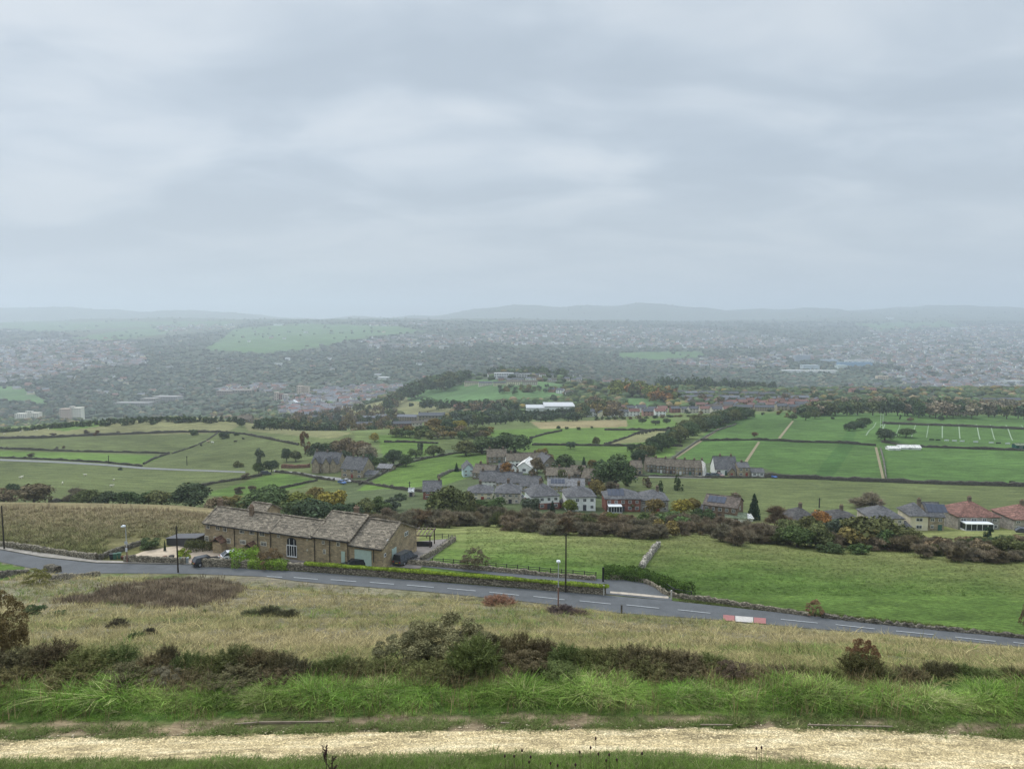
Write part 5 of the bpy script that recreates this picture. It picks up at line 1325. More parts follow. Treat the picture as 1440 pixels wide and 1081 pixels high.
lane = strip('lane', (-40, 345), [(-40,644.5),(0,645.5),(80,648.5),(150,652.5),(200,657),(250,659.5),(345,663)], [(-40,647),(0,648),(80,651),(150,655),(200,659.5),(250,661.5),(345,665)], m_pave, .15, 2, 300); lane.color = (.20,.20,.19,1)
lane = strip('lane', (385, 480), [(385,661),(420,664),(447,669),(480,672)], [(385,663.5),(420,667),(447,672.5),(480,676)], m_pave, .15, 2, 230); lane.color = (.24,.235,.22,1)
lane = strip('lane', (484, 600), [(484,673),(520,679),(560,686),(600,690)], [(484,675.5),(520,681),(560,688),(600,692.5)], m_pave, .15, 2, 230); lane.color = (.26,.25,.23,1)
def path_poly(name, corners, col, dmin, off_=.18):
    """narrow worn path given by its four photo corners"""
    a, b_, c_, d_ = corners; V = []; n = 14
    for i in range(n+1):
        t = i/n
        for (p, q) in ((a, b_), (d_, c_)): V.append((p[0]*(1-t)+q[0]*t, p[1]*(1-t)+q[1]*t))
    V = np.array(V); W_ = cast(V[:, 0], V[:, 1], dmin); W_[:, 2] += off_
    Fq = np.array([(2*i, 2*i+1, 2*i+3, 2*i+2) for i in range(n)])
    o = mesh_obj(name, np_mesh(name, W_, Fq, m_pave), color=col); return tag(o, kind='structure')
OC = (.24,.20,.12)
for cr_ in ([(935,651),(1010,602),(1013,603.5),(939,653)],[(1047,649),(1066,621),(1069,622),(1051,650)],[(1094,616),(1113.5,592),(1116.5,592),(1097.5,617)],[(1240,673),(1230,629),(1233.5,629),(1244,673)]): path_poly('worn_path', cr_, OC, 300)
path_poly('terrace_garden', [(912,672),(1000,673),(1000,669),(912,668.5)], (.2,.19,.16), 260)

def hedge(pts, hgt, wid, col, label, dmin=60, dens=260, leaf=.16, base=0.0, name='hedge'):
    p = polyline(pts, dmin, .25); n = len(p); r = np.random.default_rng(n+int(pts[0][0]*3))
    L = np.hypot(*np.diff(p[[0, -1], :2], axis=0)[0]); N_ = int(max(L, 2)*dens)
    i = r.integers(0, n, N_); d = np.gradient(p[:, :2], axis=0); d /= np.linalg.norm(d, axis=1, keepdims=True)+1e-9; nn = np.stack([-d[:, 1], d[:, 0]], 1)[i]
    a = r.uniform(0, math.pi, N_); lump = 1+.13*np.sin(i*.11)+.10*np.sin(i*.31+1)+.06*r.normal(size=N_)
    ca, sa = np.cos(a), np.sin(a); q = np.sign(ca)*np.abs(ca)**.55; zz = np.abs(sa)**.45
    P0 = p[i].copy(); P0[:, :2] += nn*(q*wid/2*lump)[:, None] + d[i]*r.uniform(-.15, .15, N_)[:, None]
    P0[:, 2] += base + hgt*zz*lump*r.uniform(.75, 1.02, N_)*np.where(r.random(N_) < .3, r.random(N_), 1)
    nr = np.stack([nn[:, 0]*ca, nn[:, 1]*ca, sa], 1) + r.normal(size=(N_, 3))*.5
    V, Fq = leaf_quads(P0, nr, leaf, r)
    o = mesh_obj(name, np_mesh(name, V, Fq, m_leaf), color=col); return tag(o, label, 'hedge')
hedge([(430,803),(520,809.5),(600,815.5),(700,823.5),(790,831.5),(855,836.5)], .42, .8, (.22,.29,.035), 'bright yellow green hedge on top of the long roadside wall', dens=520, leaf=.10, base=1.22)
hedge([(325,797),(345,794),(362,791)], 2.7, 2.6, (.17,.27,.035), 'big bright green hedge block before the farmhouse', dens=900, leaf=.13)
hedge([(352,798),(380,799),(405,801)], 1.5, 1.6, (.17,.25,.035), 'lower bright hedge right of the big hedge block', dens=700, leaf=.12)
hedge([(262,775),(285,774),(308,771)], 1.9, 2.2, (.075,.080,.030), 'dark clipped hedge in front of the left farmhouse wall', dens=700, leaf=.12)
hedge([(850,812),(880,813),(915,818),(945,830),(970,838)], 1.9, 2.2, (.060,.100,.020), 'dark green hedge round the driveway entrance', dens=800, leaf=.14)
def near_bush(px, row, w, h_, col, label, proto='shrub', cat='bush', name=None, dmin=60):
    b = P(px, row, dmin); k = b.y/F0; return tree(proto, b-Vector((0, 0, .1)), w*k*1.15, h_*k*1.15, col, label, cat, None, name)
near_bush(210,771,28,17,'deep','dark clipped round bush beside the gravel drive')
near_bush(258,786,20,20,(.26,.30,.045),'bright yellow green bush by the drive bins')
near_bush(380,797,36,26,(.15,.10,.05),'copper brown shrub before the farmhouse barn','bushy')
near_bush(330,772,18,12,'green','green shrub by the farmhouse wall left of the porch')
near_bush(668,799,38,28,(.16,.13,.08),'bare twiggy bush by the fence in the first green field','bushy')
near_bush(1146,866,24,25,(.22,.13,.08),'small round russet tree on the roadside wall','bushy','tree')
near_bush(1446,900,22,58,(.20,.13,.08),'russet shrub cut by the right edge at the road','bushy')
near_bush(52,822,34,26,(.17,.155,.045),'yellowish shrub by the lane mouth on the left','bushy')
near_bush(47,864,28,18,'deep','dark round gorse on the left of the slope')
near_bush(84,864,16,10,'deep','small gorse right of the dark round one')
near_bush(70,862,14,6,'deep','tiny gorse between the two on the left slope')
near_bush(232,775,5,16,'conifer','slim dark shrub by the flower pots', 'conifer')

def fence(pts, hgt, label, col=(.035,.032,.03), dmin=60, step=1.9, rails=3):
    p = polyline(pts, dmin, step); root = empty('post_and_rail_fence', Vector(p[0])); tag(root, label, 'fence'); o0 = Vector(p[0])
    for q in p:
        m = MB(); m.box(-.07, .07, -.07, .07, -.3, hgt); o = m.build('post', m_black, root, color=col); o.location = Vector(q)-o0
    for k in range(rails):
        z = hgt*(.35+.55*k/max(1, rails-1)); m = MB()
        for a, b_ in zip(p, p[1:]):
            a = Vector(a)-o0; b_ = Vector(b_)-o0; m.tube(a+Vector((0, -.09, z)), b_+Vector((0, -.09, z)), .055, .055, 4)
        m.build('rail', m_black, root, color=col)
    return root
fence([(578,793),(620,794),(700,801),(790,810),(838,814)], 1.25, 'dark post and rail fence along the bottom of the first green field')
fence([(600,786),(618,773),(636,759)], 1.1, 'grey rail fence on the yard wall beside the van', (.16,.145,.12))
fence([(600,756),(622,757),(640,759)], 1.1, 'dark fence behind the pergola yard')
fence([(908,815),(925,821),(938,831),(948,838),(972,842)], 1.3, 'black curved railing at the driveway entrance', (.05,.05,.05), step=2.2, rails=2)
# pergola by the gable
b0 = P(583, 770, 110); root = empty('pergola', b0, frz+.25); tag(root, 'dark slatted timber pergola over the yard behind the van', 'pergola')
for x, y in ((-3.0, 0), (3.0, 0), (-3.0, 4.5), (3.0, 4.5)):
    m = MB(); m.box(x-.1, x+.1, y-.1, y+.1, -1, 2.3); m.build('post', m_black, root, color=(.05,.035,.03))
m = MB(); m.box(-3.3, 3.3, -.06, .06, 2.3, 2.5); m.build('beam', m_black, root, color=(.08,.055,.045)); m = MB(); m.box(-3.3, 3.3, 4.44, 4.56, 2.3, 2.5); m.build('beam', m_black, root, color=(.08,.055,.045))
for i in range(9): x = -3.1+6.2*i/8; m = MB(); m.box(x-.06, x+.06, -.5, 5.0, 2.5, 2.66); m.build('slat', m_black, root, color=(.16,.11,.09))
m = MB(); m.box(-3.2, 3.2, 1.2, 1.3, -.8, .9); m.build('screen', m_black, root, color=(.03,.03,.035))

# ---------------------------------------------------------------- poles, lamps, bins
def pole(px, base, top, label, cat='utility pole', name='utility_pole', r=.14, col=(.035,.028,.022), steps=True, wires=False):
    b = P(px, base, 60); hh = -float(trow(top))*b.y - b.z
    root = empty(name, b); tag(root, label, cat)
    m = MB(); m.tube((0, 0, -.5), (0, 0, hh), r, r*.72, 10); m.build('pole', m_bark, root, color=col)
    m = MB(); m.tube((-.22, 0, hh-.35), (.22, 0, hh-.35), .05, .05, 6); m.tube((0, -.12, hh-.8), (0, -.12, hh-.2), .05, .05, 6); m.build('bracket', m_black, root, color=(.03,.03,.03))
    return root, b, hh
pole(6, 772, 711, 'dark wooden pole at the left edge in front of the brown field')
pole(250.5, 805, 739, 'dark wooden pole standing in the road edge before the bins')
pole(795.5, 833, 750, 'tallest dark wooden pole, behind the roadside hedge in the middle')
for px, base, top, w in ((139+240*0+122, 654, 641, 0),):
    pass
def fpole(px, base, top, label, dmin): 
    b = P(px, base, dmin); hh = -float(trow(top))*b.y-b.z; root = empty('utility_pole', b); tag(root, label, 'utility pole')
    m = MB(); m.tube((0, 0, -.5), (0, 0, hh), .22, .17, 6); m.build('pole', m_bark, root, color=(.05,.045,.04))
    m = MB(); m.tube((-.7, 0, hh-.5), (.7, 0, hh-.5), .08, .08, 5); m.build('bracket', m_black, root, color=(.05,.05,.05))
fpole(263, 654, 641, 'thin pole beside the lane on the left hill', 300); fpole(576, 686, 677, 'thin pole by the lane below the bright meadow', 230)
fpole(1152, 714, 700, 'thin dark pole behind the dark hipped roof', 200); fpole(1407, 731, 720, 'thin dark pole behind the slate side wing', 200)
fpole(153, 652, 640, 'thinner pole on the bright strip of the left hill', 300)
def lamp(px, base, top, label, signs=False):
    b = P(px, base, 60); hh = -float(trow(top))*b.y - b.z
    root = empty('street_lamp', b); tag(root, label, 'street lamp')
    m = MB(); m.tube((0, 0, -.3), (0, 0, hh*.42), .11, .10, 10); m.build('base_column', m_white, root, color=(.22,.12,.09))
    m = MB(); m.tube((0, 0, hh*.42), (0, 0, hh-.15), .07, .055, 8); m.build('pole', m_white, root, color=(.42,.44,.45))
    m = MB(); m.tube((0, 0, hh-.15), (-.1, -.35, hh-.02), .05, .05, 8); m.build('arm', m_white, root, color=(.45,.46,.47))
    m = MB(); m.v = []; m.box(-.32, .22, -.95, -.3, hh-.12, hh+.06); m.box(-.2, .12, -.86, -.4, hh+.06, hh+.14); hd = m.build('lamp_head', m_white, root, color=(.72,.74,.76))
    m = MB(); m.box(-.22, .12, -.85, -.4, hh-.15, hh-.12); m.build('lens', m_white, hd, color=(.5,.5,.45))
    if signs:
        for z, w, h_, c in ((hh*.50, .55, .5, (.45,.46,.48)), (hh*.30, .35, .7, (.66,.66,.66))):
            m = MB(); m.box(-w/2, w/2, -.14, -.11, z, z+h_); m.build('sign_plate', m_white, root, color=c)
lamp(785, 853, 787, 'tall lamp post with pale head on the near edge of the road')
lamp(179, 791, 738, 'lamp post with small signs at the gravel drive on the left', True)
def post(px, base, top, w, col, label, name='marker_post', cat='post'):
    b = P(px, base, 60); hh = -float(trow(top))*b.y - b.z; m = MB(); k = b.y/F0*w/2; m.box(-k, k, -k, k, -.4, hh); m.box(-k*1.15, k*1.15, -k*1.15, k*1.15, hh, hh+.05)
    o = m.build(name, m_bark, color=col); o.location = b; tag(o, label, cat)
post(874, 862, 851, 2.2, (.06,.05,.04), 'short dark wooden post on the near side of the road')
post(849, 837, 823, 1.8, (.5,.48,.42), 'pale gate post at the end of the roadside hedge')
post(944, 843, 830, 1.8, (.5,.48,.42), 'pale post at the right side of the driveway entrance')
post(848, 818, 798, 2.6, (.02,.02,.02), 'black gate post beside the dark green hedge')
def bin_(px, base, col, label):
    b = P(px, base, 60); root = empty('wheelie_bin', b, .3); tag(root, label, 'wheelie bin', None)
    m = MB(); m.v = [(-.24,-.24,.08),(.24,-.24,.08),(.24,.24,.08),(-.24,.24,.08),(-.3,-.32,1.0),(.3,-.32,1.0),(.3,.32,1.0),(-.3,.32,1.0)]; m.f = [(3,2,1,0),(4,5,6,7),(0,1,5,4),(1,2,6,5),(2,3,7,6),(3,0,4,7)]; m.m = [0]*6
    m.build('body', m_white, root, color=col)
    m = MB(); m.prism([(-.33,1.0),(.33,1.0),(.33,1.06),(-.33,1.1)], -.35, .33); m.build('lid', m_white, root, color=tuple(c*.8 for c in col))
    for s in (-1, 1): m = MB(); m.tube((s*.2,.26,.1), (s*.28,.26,.1), .1, .1, 10); m.build('wheel', m_black, root, color=(.01,.01,.01))
for px, base, c, lb in ((157,786.5,(.03,.035,.04),'black wheelie bin, left one of three on the drive'),(162,786,(.05,.13,.09),'green wheelie bin, middle one of three on the drive'),(168,785,(.06,.15,.10),'green wheelie bin, right one of three on the drive'),
    (256,792,(.08,.15,.13),'green bin left of the black car'),(263,792,(.3,.33,.33),'pale bin touching the black car')): bin_(px, base, c, lb)
# low dark sheds left of the farmhouse
b = P(258, 769, 110); root = empty('lean_to_shed', b, frz); tag(root, 'low dark glazed lean to left of the farmhouse', 'shed')
m = MB(); m.prism([(-4,-1),(3,-1),(3,2.0),(-4,1.2)], 0, 3); m.build('wall', m_black, root, color=(.05,.05,.055))
m = MB(); m.prism([(-4.2,1.22),(3.2,2.02),(3.2,2.12),(-4.2,1.32)], -.2, 3.2); m.build('roof', m_black, root, color=(.07,.07,.075))
b = P(232, 786, 100)
for i, (dx, w_, c) in enumerate([(0, .5, (.12,.05,.03)), (1.2, .6, (.03,.03,.03)), (-7.5, .5, (.12,.05,.03))]):
    q = b+Vector((dx, 0, 0)); q.z = float(Z(q.x, q.y)); m = MB(); m.tube((0,0,0), (0,0,w_), w_*.6, w_*.8, 12); m.tube((0,0,w_), (0,0,w_+.06), w_*.85, w_*.85, 12)
    o = m.build('plant_pot', m_render, color=c); o.location = q; tag(o, ['brown pot on the gravel, middle of the left drive', 'black pot on the gravel right of the brown one', 'brown pot near the signed lamp post'][i], 'plant pot')

# ---------------------------------------------------------------- vehicles
m_car = mat_tint('car_paint', .97, 1.03, .3, .25, .5)
def car(loc, rz, col, label, style='hatch', cat='car', name='parked_car', small=False, lz=0.0):
    L, W_, Hh = dict(hatch=(4.2, 1.78, 1.45), estate=(4.6, 1.82, 1.5), van=(5.0, 1.9, 1.95))[style]
    root = empty(name, Vector(loc), rz); tag(root, label, cat)
    belt = .92 if style != 'van' else 1.05; hw = W_/2
    lo = dict(hatch=[(-L/2,.32),(L/2,.30),(L/2,.62),(L/2-.25,.78),(L*.22,belt),(-L*.46,belt),(-L/2,.80)], estate=[(-L/2,.32),(L/2,.30),(L/2,.62),(L/2-.25,.78),(L*.2,belt),(-L*.48,belt),(-L/2,.82)],
              van=[(-L/2,.34),(L/2,.32),(L/2,.75),(L/2-.2,.92),(L*.30,belt),(-L*.5,belt),(-L/2,.9)])[style]
    up = dict(hatch=[(L*.22,belt),(L*.06,Hh-.05),(-L*.28,Hh),(-L*.46,belt)], estate=[(L*.2,belt),(L*.05,Hh-.04),(-L*.40,Hh),(-L*.48,belt)], van=[(L*.30,belt),(L*.17,Hh-.08),(-L*.47,Hh),(-L*.5,belt)])[style]
    def extr(poly, y, taper, zref):
        m = MB(); n = len(poly)
        for sgn in (-1, 1):
            for x, z in poly: m.v.append((x, sgn*(y - taper*max(0, z-zref)), z))
        m.f = [tuple(range(n)), tuple(range(2*n-1, n-1, -1))] + [((i+1) % n, i, i+n, (i+1) % n+n) for i in range(n)]; m.m = [0]*len(m.f); return m
    bo = extr(lo, hw, 0, 0).build('body', m_car, root, color=col)
    bv = bo.modifiers.new('b', 'BEVEL'); bv.width = .07; bv.segments = 2
    cb = extr(up, hw-.02, .28, belt).build('glasshouse', m_glass, root)
    rx0, rx1 = up[2][0]+.06, up[1][0]-.04; ry = hw-.02-.28*(Hh-belt)+.02
    m = MB(); m.box(rx0, rx1, -ry, ry, Hh-.06, Hh+.03)
    for x0, x1 in ((up[0][0], up[1][0]), (up[3][0], up[2][0])):
        for s in (-1, 1): m.tube((x0, s*(hw-.04), belt-.02), (x1, s*(ry-.02), Hh-.02), .05, .045, 5)
    for fx in ((-.06,) if style == 'hatch' else (-.08, -.27)):
        for s in (-1, 1): m.tube((L*fx, s*(hw-.03), belt-.02), (L*fx+.03, s*(ry), Hh-.02), .05, .045, 5)
    m.build('roof', m_car, root, color=col)
    if small: return root
    for x in (-L*.31, L*.31):
        for s in (-1, 1):
            m = MB(); m.tube((x, s*(hw-.2), .33), (x, s*(hw+.02), .33), .33, .33, 16); t = m.build('wheel', m_black, root, color=(.012,.012,.012))
            m = MB(); m.tube((x, s*(hw+.01), .33), (x, s*(hw+.035), .33), .2, .19, 12); m.build('rim', m_white, t, color=(.3,.3,.31))
    for s in (-1, 1):
        m = MB(); m.box(-L/2-.03, -L/2+.1, s*(hw-.28)-.12, s*(hw-.28)+.18*1, .66, .84); m.build('tail_light', m_white, root, color=(.35,.02,.02))
        m = MB(); m.box(L/2-.15, L/2+.02, s*(hw-.3)-.15, s*(hw-.3)+.15, .55, .7); m.build('headlight', m_white, root, color=(.6,.62,.64))
    m = MB(); m.box(-L/2-.035, -L/2-.0, -.26, .26, .5, .61); m.build('number_plate', m_white, root, color=(.55,.42,.05))
    m = MB(); m.box(-L/2-.06, -L/2+.1, -hw+.05, hw-.05, .30, .46); m.build('bumper', m_black, root, color=(.03,.03,.03))
    return root
def pcar(px, row, rz, col, label, style='hatch', small=False, dmin=60, cat='car', name='parked_car'): return car(P(px, row, dmin)+Vector((0, 0, .12)), R(rz), col, label, style, cat, name, small)
pcar(291, 793.5, 40, (.02,.022,.026), 'black estate car with red tail lights at the left drive', 'estate')
pcar(328, 786, 32, (.62,.63,.64), 'white car behind the bright hedge block')
pcar(497, 799, -166, (.018,.02,.025), 'dark saloon behind the roadside hedge at the green garage', 'estate')
pcar(570, 791, 62, (.075,.08,.088), 'grey van facing the pergola beside the farmhouse gable', 'van', cat='van', name='parked_van')
pcar(374, 668, 20, (.03,.035,.045), 'dark van parked among trees left of the villa', 'van', True, 250, 'van', 'parked_van')
for px, row, c, lb in ((996,669.5,(.07,.08,.09),'dark car, left of three between the terrace and the big slate roof'),(1005,669.5,(.1,.13,.14),'grey car, middle of three between the terrace and the big slate roof'),(1012,669.5,(.3,.2,.18),'pinkish car, right of three by the big slate roof'),
   (1086,671.5,(.08,.16,.42),'small blue car at the start of the dark wall'),(752,673,(.03,.04,.06),'dark car under the brown tree in the hamlet'),(733,702,(.45,.46,.47),'silver car beside the brick and cream semi'),(1391+50,757,(.05,.05,.06),'dark car at the right edge'),
   (481,680,(.05,.12,.3),'blue car beside the lane near the stone house'),(488,678,(.5,.5,.5),'white car beside the lane near the stone house')):
    pcar(px, row, random.uniform(-60, 60), c, lb, 'hatch', True, 180)
b = P(843, 706, 200)
# garden sheds etc.
H(787,714,11,5,4,'brown','slate','front',3,-20,'small dark timber shed between the two white semis',cat='shed',name='shed',win=(1,1),chim=())
H(315+13,672,1,1,1,'grey','slate','gable',1,0,'x',d=5000) if False else None
H(1052,733,14,4,2,'white','white','gable',5,0,'pale flat roofed store right behind the pointed conifer',cat='store',name='store',win=(1,1),chim=(),door=False)
H(893,673,7,3,2,'pale','brown','gable',3,10,'tiny pinkish hut at the foot of the dark wood',cat='hut',name='hut',win=(1,1),chim=(),dmin=250)

# ---------------------------------------------------------------- rugby pitch and small things on the fields
o_ = lambda x0, y0, x1, y1, w: strip_line(x0, y0, x1, y1, w)
def strip_line(x0, y0, x1, y1, w=.35, dmin=420, name='pitch_marking', col=(.27,.34,.22)):
    a, b_ = cast([x0, x1], [y0, y1], dmin); n = 12; V = []; d = np.array([b_[0]-a[0], b_[1]-a[1]]); d = d/np.linalg.norm(d); q = np.array([-d[1], d[0]])*w
    for i in range(n+1):
        t = i/n; X = a[0]*(1-t)+b_[0]*t; Y = a[1]*(1-t)+b_[1]*t
        for s in (-1, 1): xx, yy = X+q[0]*s, Y+q[1]*s; V.append((xx, yy, float(Z(xx, yy))+.2))
    ob = mesh_obj(name, np_mesh(name, np.array(V), np.array([(2*i, 2*i+1, 2*i+3, 2*i+2) for i in range(n)]), m_paint), color=col); return tag(ob, kind='structure')
for x0, x1, k in ((1232,1218,1),(1245,1236,1),(1266,1260,.6),(1288,1282,.9),(1306,1303,.6),(1325,1325,.9),(1348,1350,1),(1373,1378,1),(1392,1399,.8),(1414,1424,1),(1436,1448,.8)):
    strip_line(x0, 594+.02*(x0-1232), x1, 613+.035*(x1-1232), .32*k)
b = P(1239.5, 603, 420); root = empty('rugby_posts', b, .5); tag(root, 'tall white rugby posts at the left end of the pitch', 'rugby posts')
for s in (-1, 1): m = MB(); m.tube((s*2.8*.5, 0, 0), (s*2.8*.5, 0, 11.5), .11, .08, 8); m.build('upright', m_white, root, color=(.75,.75,.75))
m = MB(); m.tube((-1.4, 0, 3), (1.4, 0, 3), .14, .14, 6); m.build('crossbar', m_white, root, color=(.75,.75,.75))
for i, (px, row, w, hh, c) in enumerate([(1258,633,16,4,(.72,.72,.72)),(1280,632,30,4.5,(.75,.75,.75))]):
    H(px,row,w,hh*.6,hh*.5,'white','white','gable',5,-4,['left white marquee beside the big round tree','long white marquee right of the big round tree'][i],cat='marquee',name='marquee',win=(1,1),chim=(),door=False,dmin=330)
H(1436,631,14,5,1.5,'grey','green','gable',4,0,'dark green storage container at the right edge by the pitch',cat='container',name='storage_container',win=(1,1),chim=(),door=False,dmin=330,wallc=(.02,.10,.085))
for i, px in enumerate((1310,1319,1331,1342,1353,1372,1394,1404,1417)):
    b = P(px, 619+.05*(px-1310), 400); c = (.03,.035,.03) if i in (0, 1, 7) else (.68,.7,.68); m = MB(); m.box(-1.5, 1.5, -.06, .06, .15, .95)
    for s in (-1.2, 1.2): m.box(s-.06, s+.06, -.06, .3, -.2, .95)
    o = m.build('advertising_board', m_white, color=c); o.location = b; tag(o, ('black' if c[0] < .1 else 'white') + ' board on the near touchline of the rugby pitch', 'board', 'boards along the near touchline')
# sheep and cattle
def animal_mesh(name, L, hh, col):
    m = bpy.data.meshes.new(name)
    import bmesh
    bm = bmesh.new()
    rings = [(-.5*L,.62*hh,.05*L),(-.44*L,.68*hh,.17*L),(-.2*L,.66*hh,.22*L),(.1*L,.65*hh,.22*L),(.34*L,.70*hh,.17*L),(.46*L,.84*hh,.09*L),(.58*L,.92*hh,.085*L),(.72*L,.84*hh,.045*L)]
    prev = None
    for x, z, r_ in rings:
        ring = [bm.verts.new((x, r_*math.cos(a)*.8, z+r_*math.sin(a))) for a in [2*math.pi*i/10 for i in range(10)]]
        if prev:
            for i in range(10): bm.faces.new((prev[i], ring[i], ring[(i+1) % 10], prev[(i+1) % 10]))
        else: bm.faces.new(list(reversed(ring)))
        prev = ring
    bm.faces.new(prev)
    for x in (-.36*L, .32*L):
        for s in (-1, 1):
            pr = None
            for z, r_, dx in ((.6*hh,.06*L,0),(.3*hh,.035*L,.02*L if x < 0 else 0),(0,.03*L,0)):
                ring = [bm.verts.new((x+dx+r_*math.cos(a), s*.11*L+r_*math.sin(a), z)) for a in [2*math.pi*i/6 for i in range(6)]]
                if pr:
                    for i in range(6): bm.faces.new((pr[(i+1) % 6], ring[(i+1) % 6], ring[i], pr[i]))
                pr = ring
            bm.faces.new(list(reversed(pr)))
    bm.to_mesh(m); bm.free(); m.materials.append(m_render); return m
sheep_me = animal_mesh('sheep', 1.25, .85, None); cow_me = animal_mesh('cow', 2.3, 1.45, None)
for i, (px, row) in enumerate([(6,611),(28,608),(31,607),(48,606),(52,605.5),(68,604),(152,592.5),(155,593),(160,592),(163,591.5),(157,596),(29,673),(31,672),(120,669),(160,676),(157,604.5+80),(88,681)]):
    b = P(px, row, 225); o = mesh_obj('sheep', sheep_me, color=(.62,.58,.46)); o.location = b; o.rotation_euler = (0, 0, i*1.7); o.scale = (1.3,)*3
    tag(o, 'cream sheep grazing on the left hill', 'sheep', 'sheep grazing on the left hill')
for i, (px, row, c) in enumerate([(293,622,(.45,.36,.25)),(299,623.5,(.62,.6,.52)),(283,627,(.03,.028,.025)),(331,622,(.04,.03,.025)),(342,618,(.03,.03,.03))]):
    b = P(px, row, 300); o = mesh_obj('cow', cow_me, color=c); o.location = b; o.rotation_euler = (0, 0, i*2.1+.5)
    tag(o, ['tan cow beside the white one on the left hill','white cow on the left hill','black cow at the thin slanting wall','dark cow right of the white one','black cow furthest right on the left hill'][i], 'cow')
for i, t in enumerate(np.linspace(0, 1, 12)):
    px = 893+t*58; row = 611-6.5*t+1.2*math.sin(t*9); b = P(px, row, 350); o = mesh_obj('cow', cow_me, color=(.03,.028,.026)); o.location = b; o.rotation_euler = (0, 0, .4+.2*math.sin(i*3))
    tag(o, 'black cow in the line crossing the field above the hamlet', 'cow', 'line of black cattle above the hamlet')
# ---------------------------------------------------------------- the gravel path and the plants round it
m_gravel, nt, b = new_mat('gravel', .95, .15)
g = N(nt, 'ShaderNodeNewGeometry'); pos = g.outputs['Position']
vo = N(nt, 'ShaderNodeTexVoronoi'); vo.inputs['Scale'].default_value = 22; nt.links.new(pos, vo.inputs['Vector'])
sepc = N(nt, 'ShaderNodeSeparateColor'); nt.links.new(vo.outputs['Color'], sepc.inputs[0])
mp = N(nt, 'ShaderNodeMapping'); mp.inputs['Scale'].default_value = (.35, 1.5, 1); nt.links.new(pos, mp.inputs[0])
n1 = noise(nt, mp.outputs[0], 1.3, 5, .65); n2 = noise(nt, pos, 6, 4, .7)
c = ramp(nt, n1.outputs['Fac'], [(.34, (.34,.27,.15)), (.48, (.64,.50,.27)), (.66, (.86,.71,.44))]).outputs[0]
c = mix(nt, 1.0, c, ramp(nt, sepc.outputs[0], [(0, .68), (1, 1.32)]).outputs[0], 'MULTIPLY')
c = mix(nt, 1.0, c, ramp(nt, vo.outputs['Distance'], [(.3, 1.0), (.65, .55)]).outputs[0], 'MULTIPLY')
c = mix(nt, 1.0, c, ramp(nt, n2.outputs['Fac'], [(.35, .72), (.6, 1.1)]).outputs[0], 'MULTIPLY')
nt.links.new(c, b.inputs['Base Color']); bump(nt, b, vo.outputs['Distance'], -.9, .03)
GU = [(-300,1046),(0,1041),(240,1036),(480,1031),(720,1027),(960,1025),(1200,1025),(1440,1040),(1740,1062)]
GL = [(-300,1080),(0,1073),(300,1070),(480,1068),(720,1062),(960,1064),(1100,1074),(1300,1092),(1440,1102),(1740,1125)]
jx = [x for x in range(-300, 1741, 9)]
rj = random.Random(8)
GU2 = [(x, float(np.interp(x, *zip(*GU)))+rj.uniform(-1.6, 1.6)+1.2*math.sin(x*.05)) for x in jx]
GL2 = [(x, float(np.interp(x, *zip(*GL)))+rj.uniform(-1.3, 1.3)+1.0*math.sin(x*.07)) for x in jx]
gp_ = strip('gravel_path', (-290, 1730), GU2, GL2, m_gravel, .03, 6, 14, n=460)

def world_of(px, row, dmin=14): return cast(px, row, dmin)
rg = np.random.default_rng(77)
def pebble(seed):
    V, Fq = blob(seed, 1); V = V.copy(); V[:, 2] = (V[:, 2]-.42)*.65; return V, Fq
def pebbles(name, n, colr, size, y_of, label=None):
    px = rg.uniform(-120, 1560, n); row = y_of(px); w = world_of(px, row)
    s = np.exp(rg.normal(size=n)*.4)*size
    cl = np.array(colr)[None]*rg.uniform(.75, 1.3, (n, 1))
    w[:, 2] += .015+s*.12
    o = scatter(name, [pebble(i) for i in range(4)], w, np.stack([s*1.2, s, s], 1), rg.uniform(0, 6.28, n), cl, m_stonec); return tag(o, kind='stuff')
m_stonec = mat_tint('loose_stones', .85, 1.15, 9.0, src='col')
up = lambda p: np.interp(p, *zip(*GU)); lo = lambda p: np.interp(p, *zip(*GL))
pebbles('gravel', 15000, (.72,.58,.34), .032, lambda p: up(p)+(lo(p)-up(p))*rg.random(len(p)))
pebbles('edge_gravel', 1700, (.58,.48,.32), .030, lambda p: up(p)+rg.normal(size=len(p))*4.5-1.0)

def tuft(seed, n, hgt, spread, wid, lean=.35, rad=.12):
    """a tuft of curved blades: three vertices pairs and a tip"""
    r = np.random.default_rng(seed); V = []; Fq = []
    for i in range(n):
        a = r.uniform(0, 6.28); q = rad*math.sqrt(r.random()); b0 = np.array([q*math.cos(a), q*math.sin(a), -.03])
        a2 = a + r.normal()*.9; ln = hgt*r.uniform(.5, 1.15); d = np.array([math.cos(a2), math.sin(a2), 0]); t = np.array([-d[1], d[0], 0])
        bend = lean*r.uniform(.3, 1.6); k = len(V); w = wid*r.uniform(.6, 1.3)
        for f, ww in ((0, 1), (.5, .8), (1, .12)):
            p = b0 + d*bend*ln*f*f*spread + np.array([0, 0, ln*(f - .28*bend*f*f)])
            V += [p - t*w*ww*.5, p + t*w*ww*.5]
        Fq += [(k, k+1, k+3, k+2), (k+2, k+3, k+5, k+4)]
    return np.array(V), np.array(Fq)
def grass(name, pts, protos, s, cl, kind=True, flat=1.0):
    n = len(pts); sc_ = s if hasattr(s, '__len__') else np.exp(rg.normal(size=n)*.22)*s
    o = scatter(name, protos, pts, np.stack([sc_, sc_, sc_*flat*rg.uniform(.8, 1.2, n)], 1), rg.uniform(0, 6.28, n), cl, m_blade); return tag(o, kind='stuff')
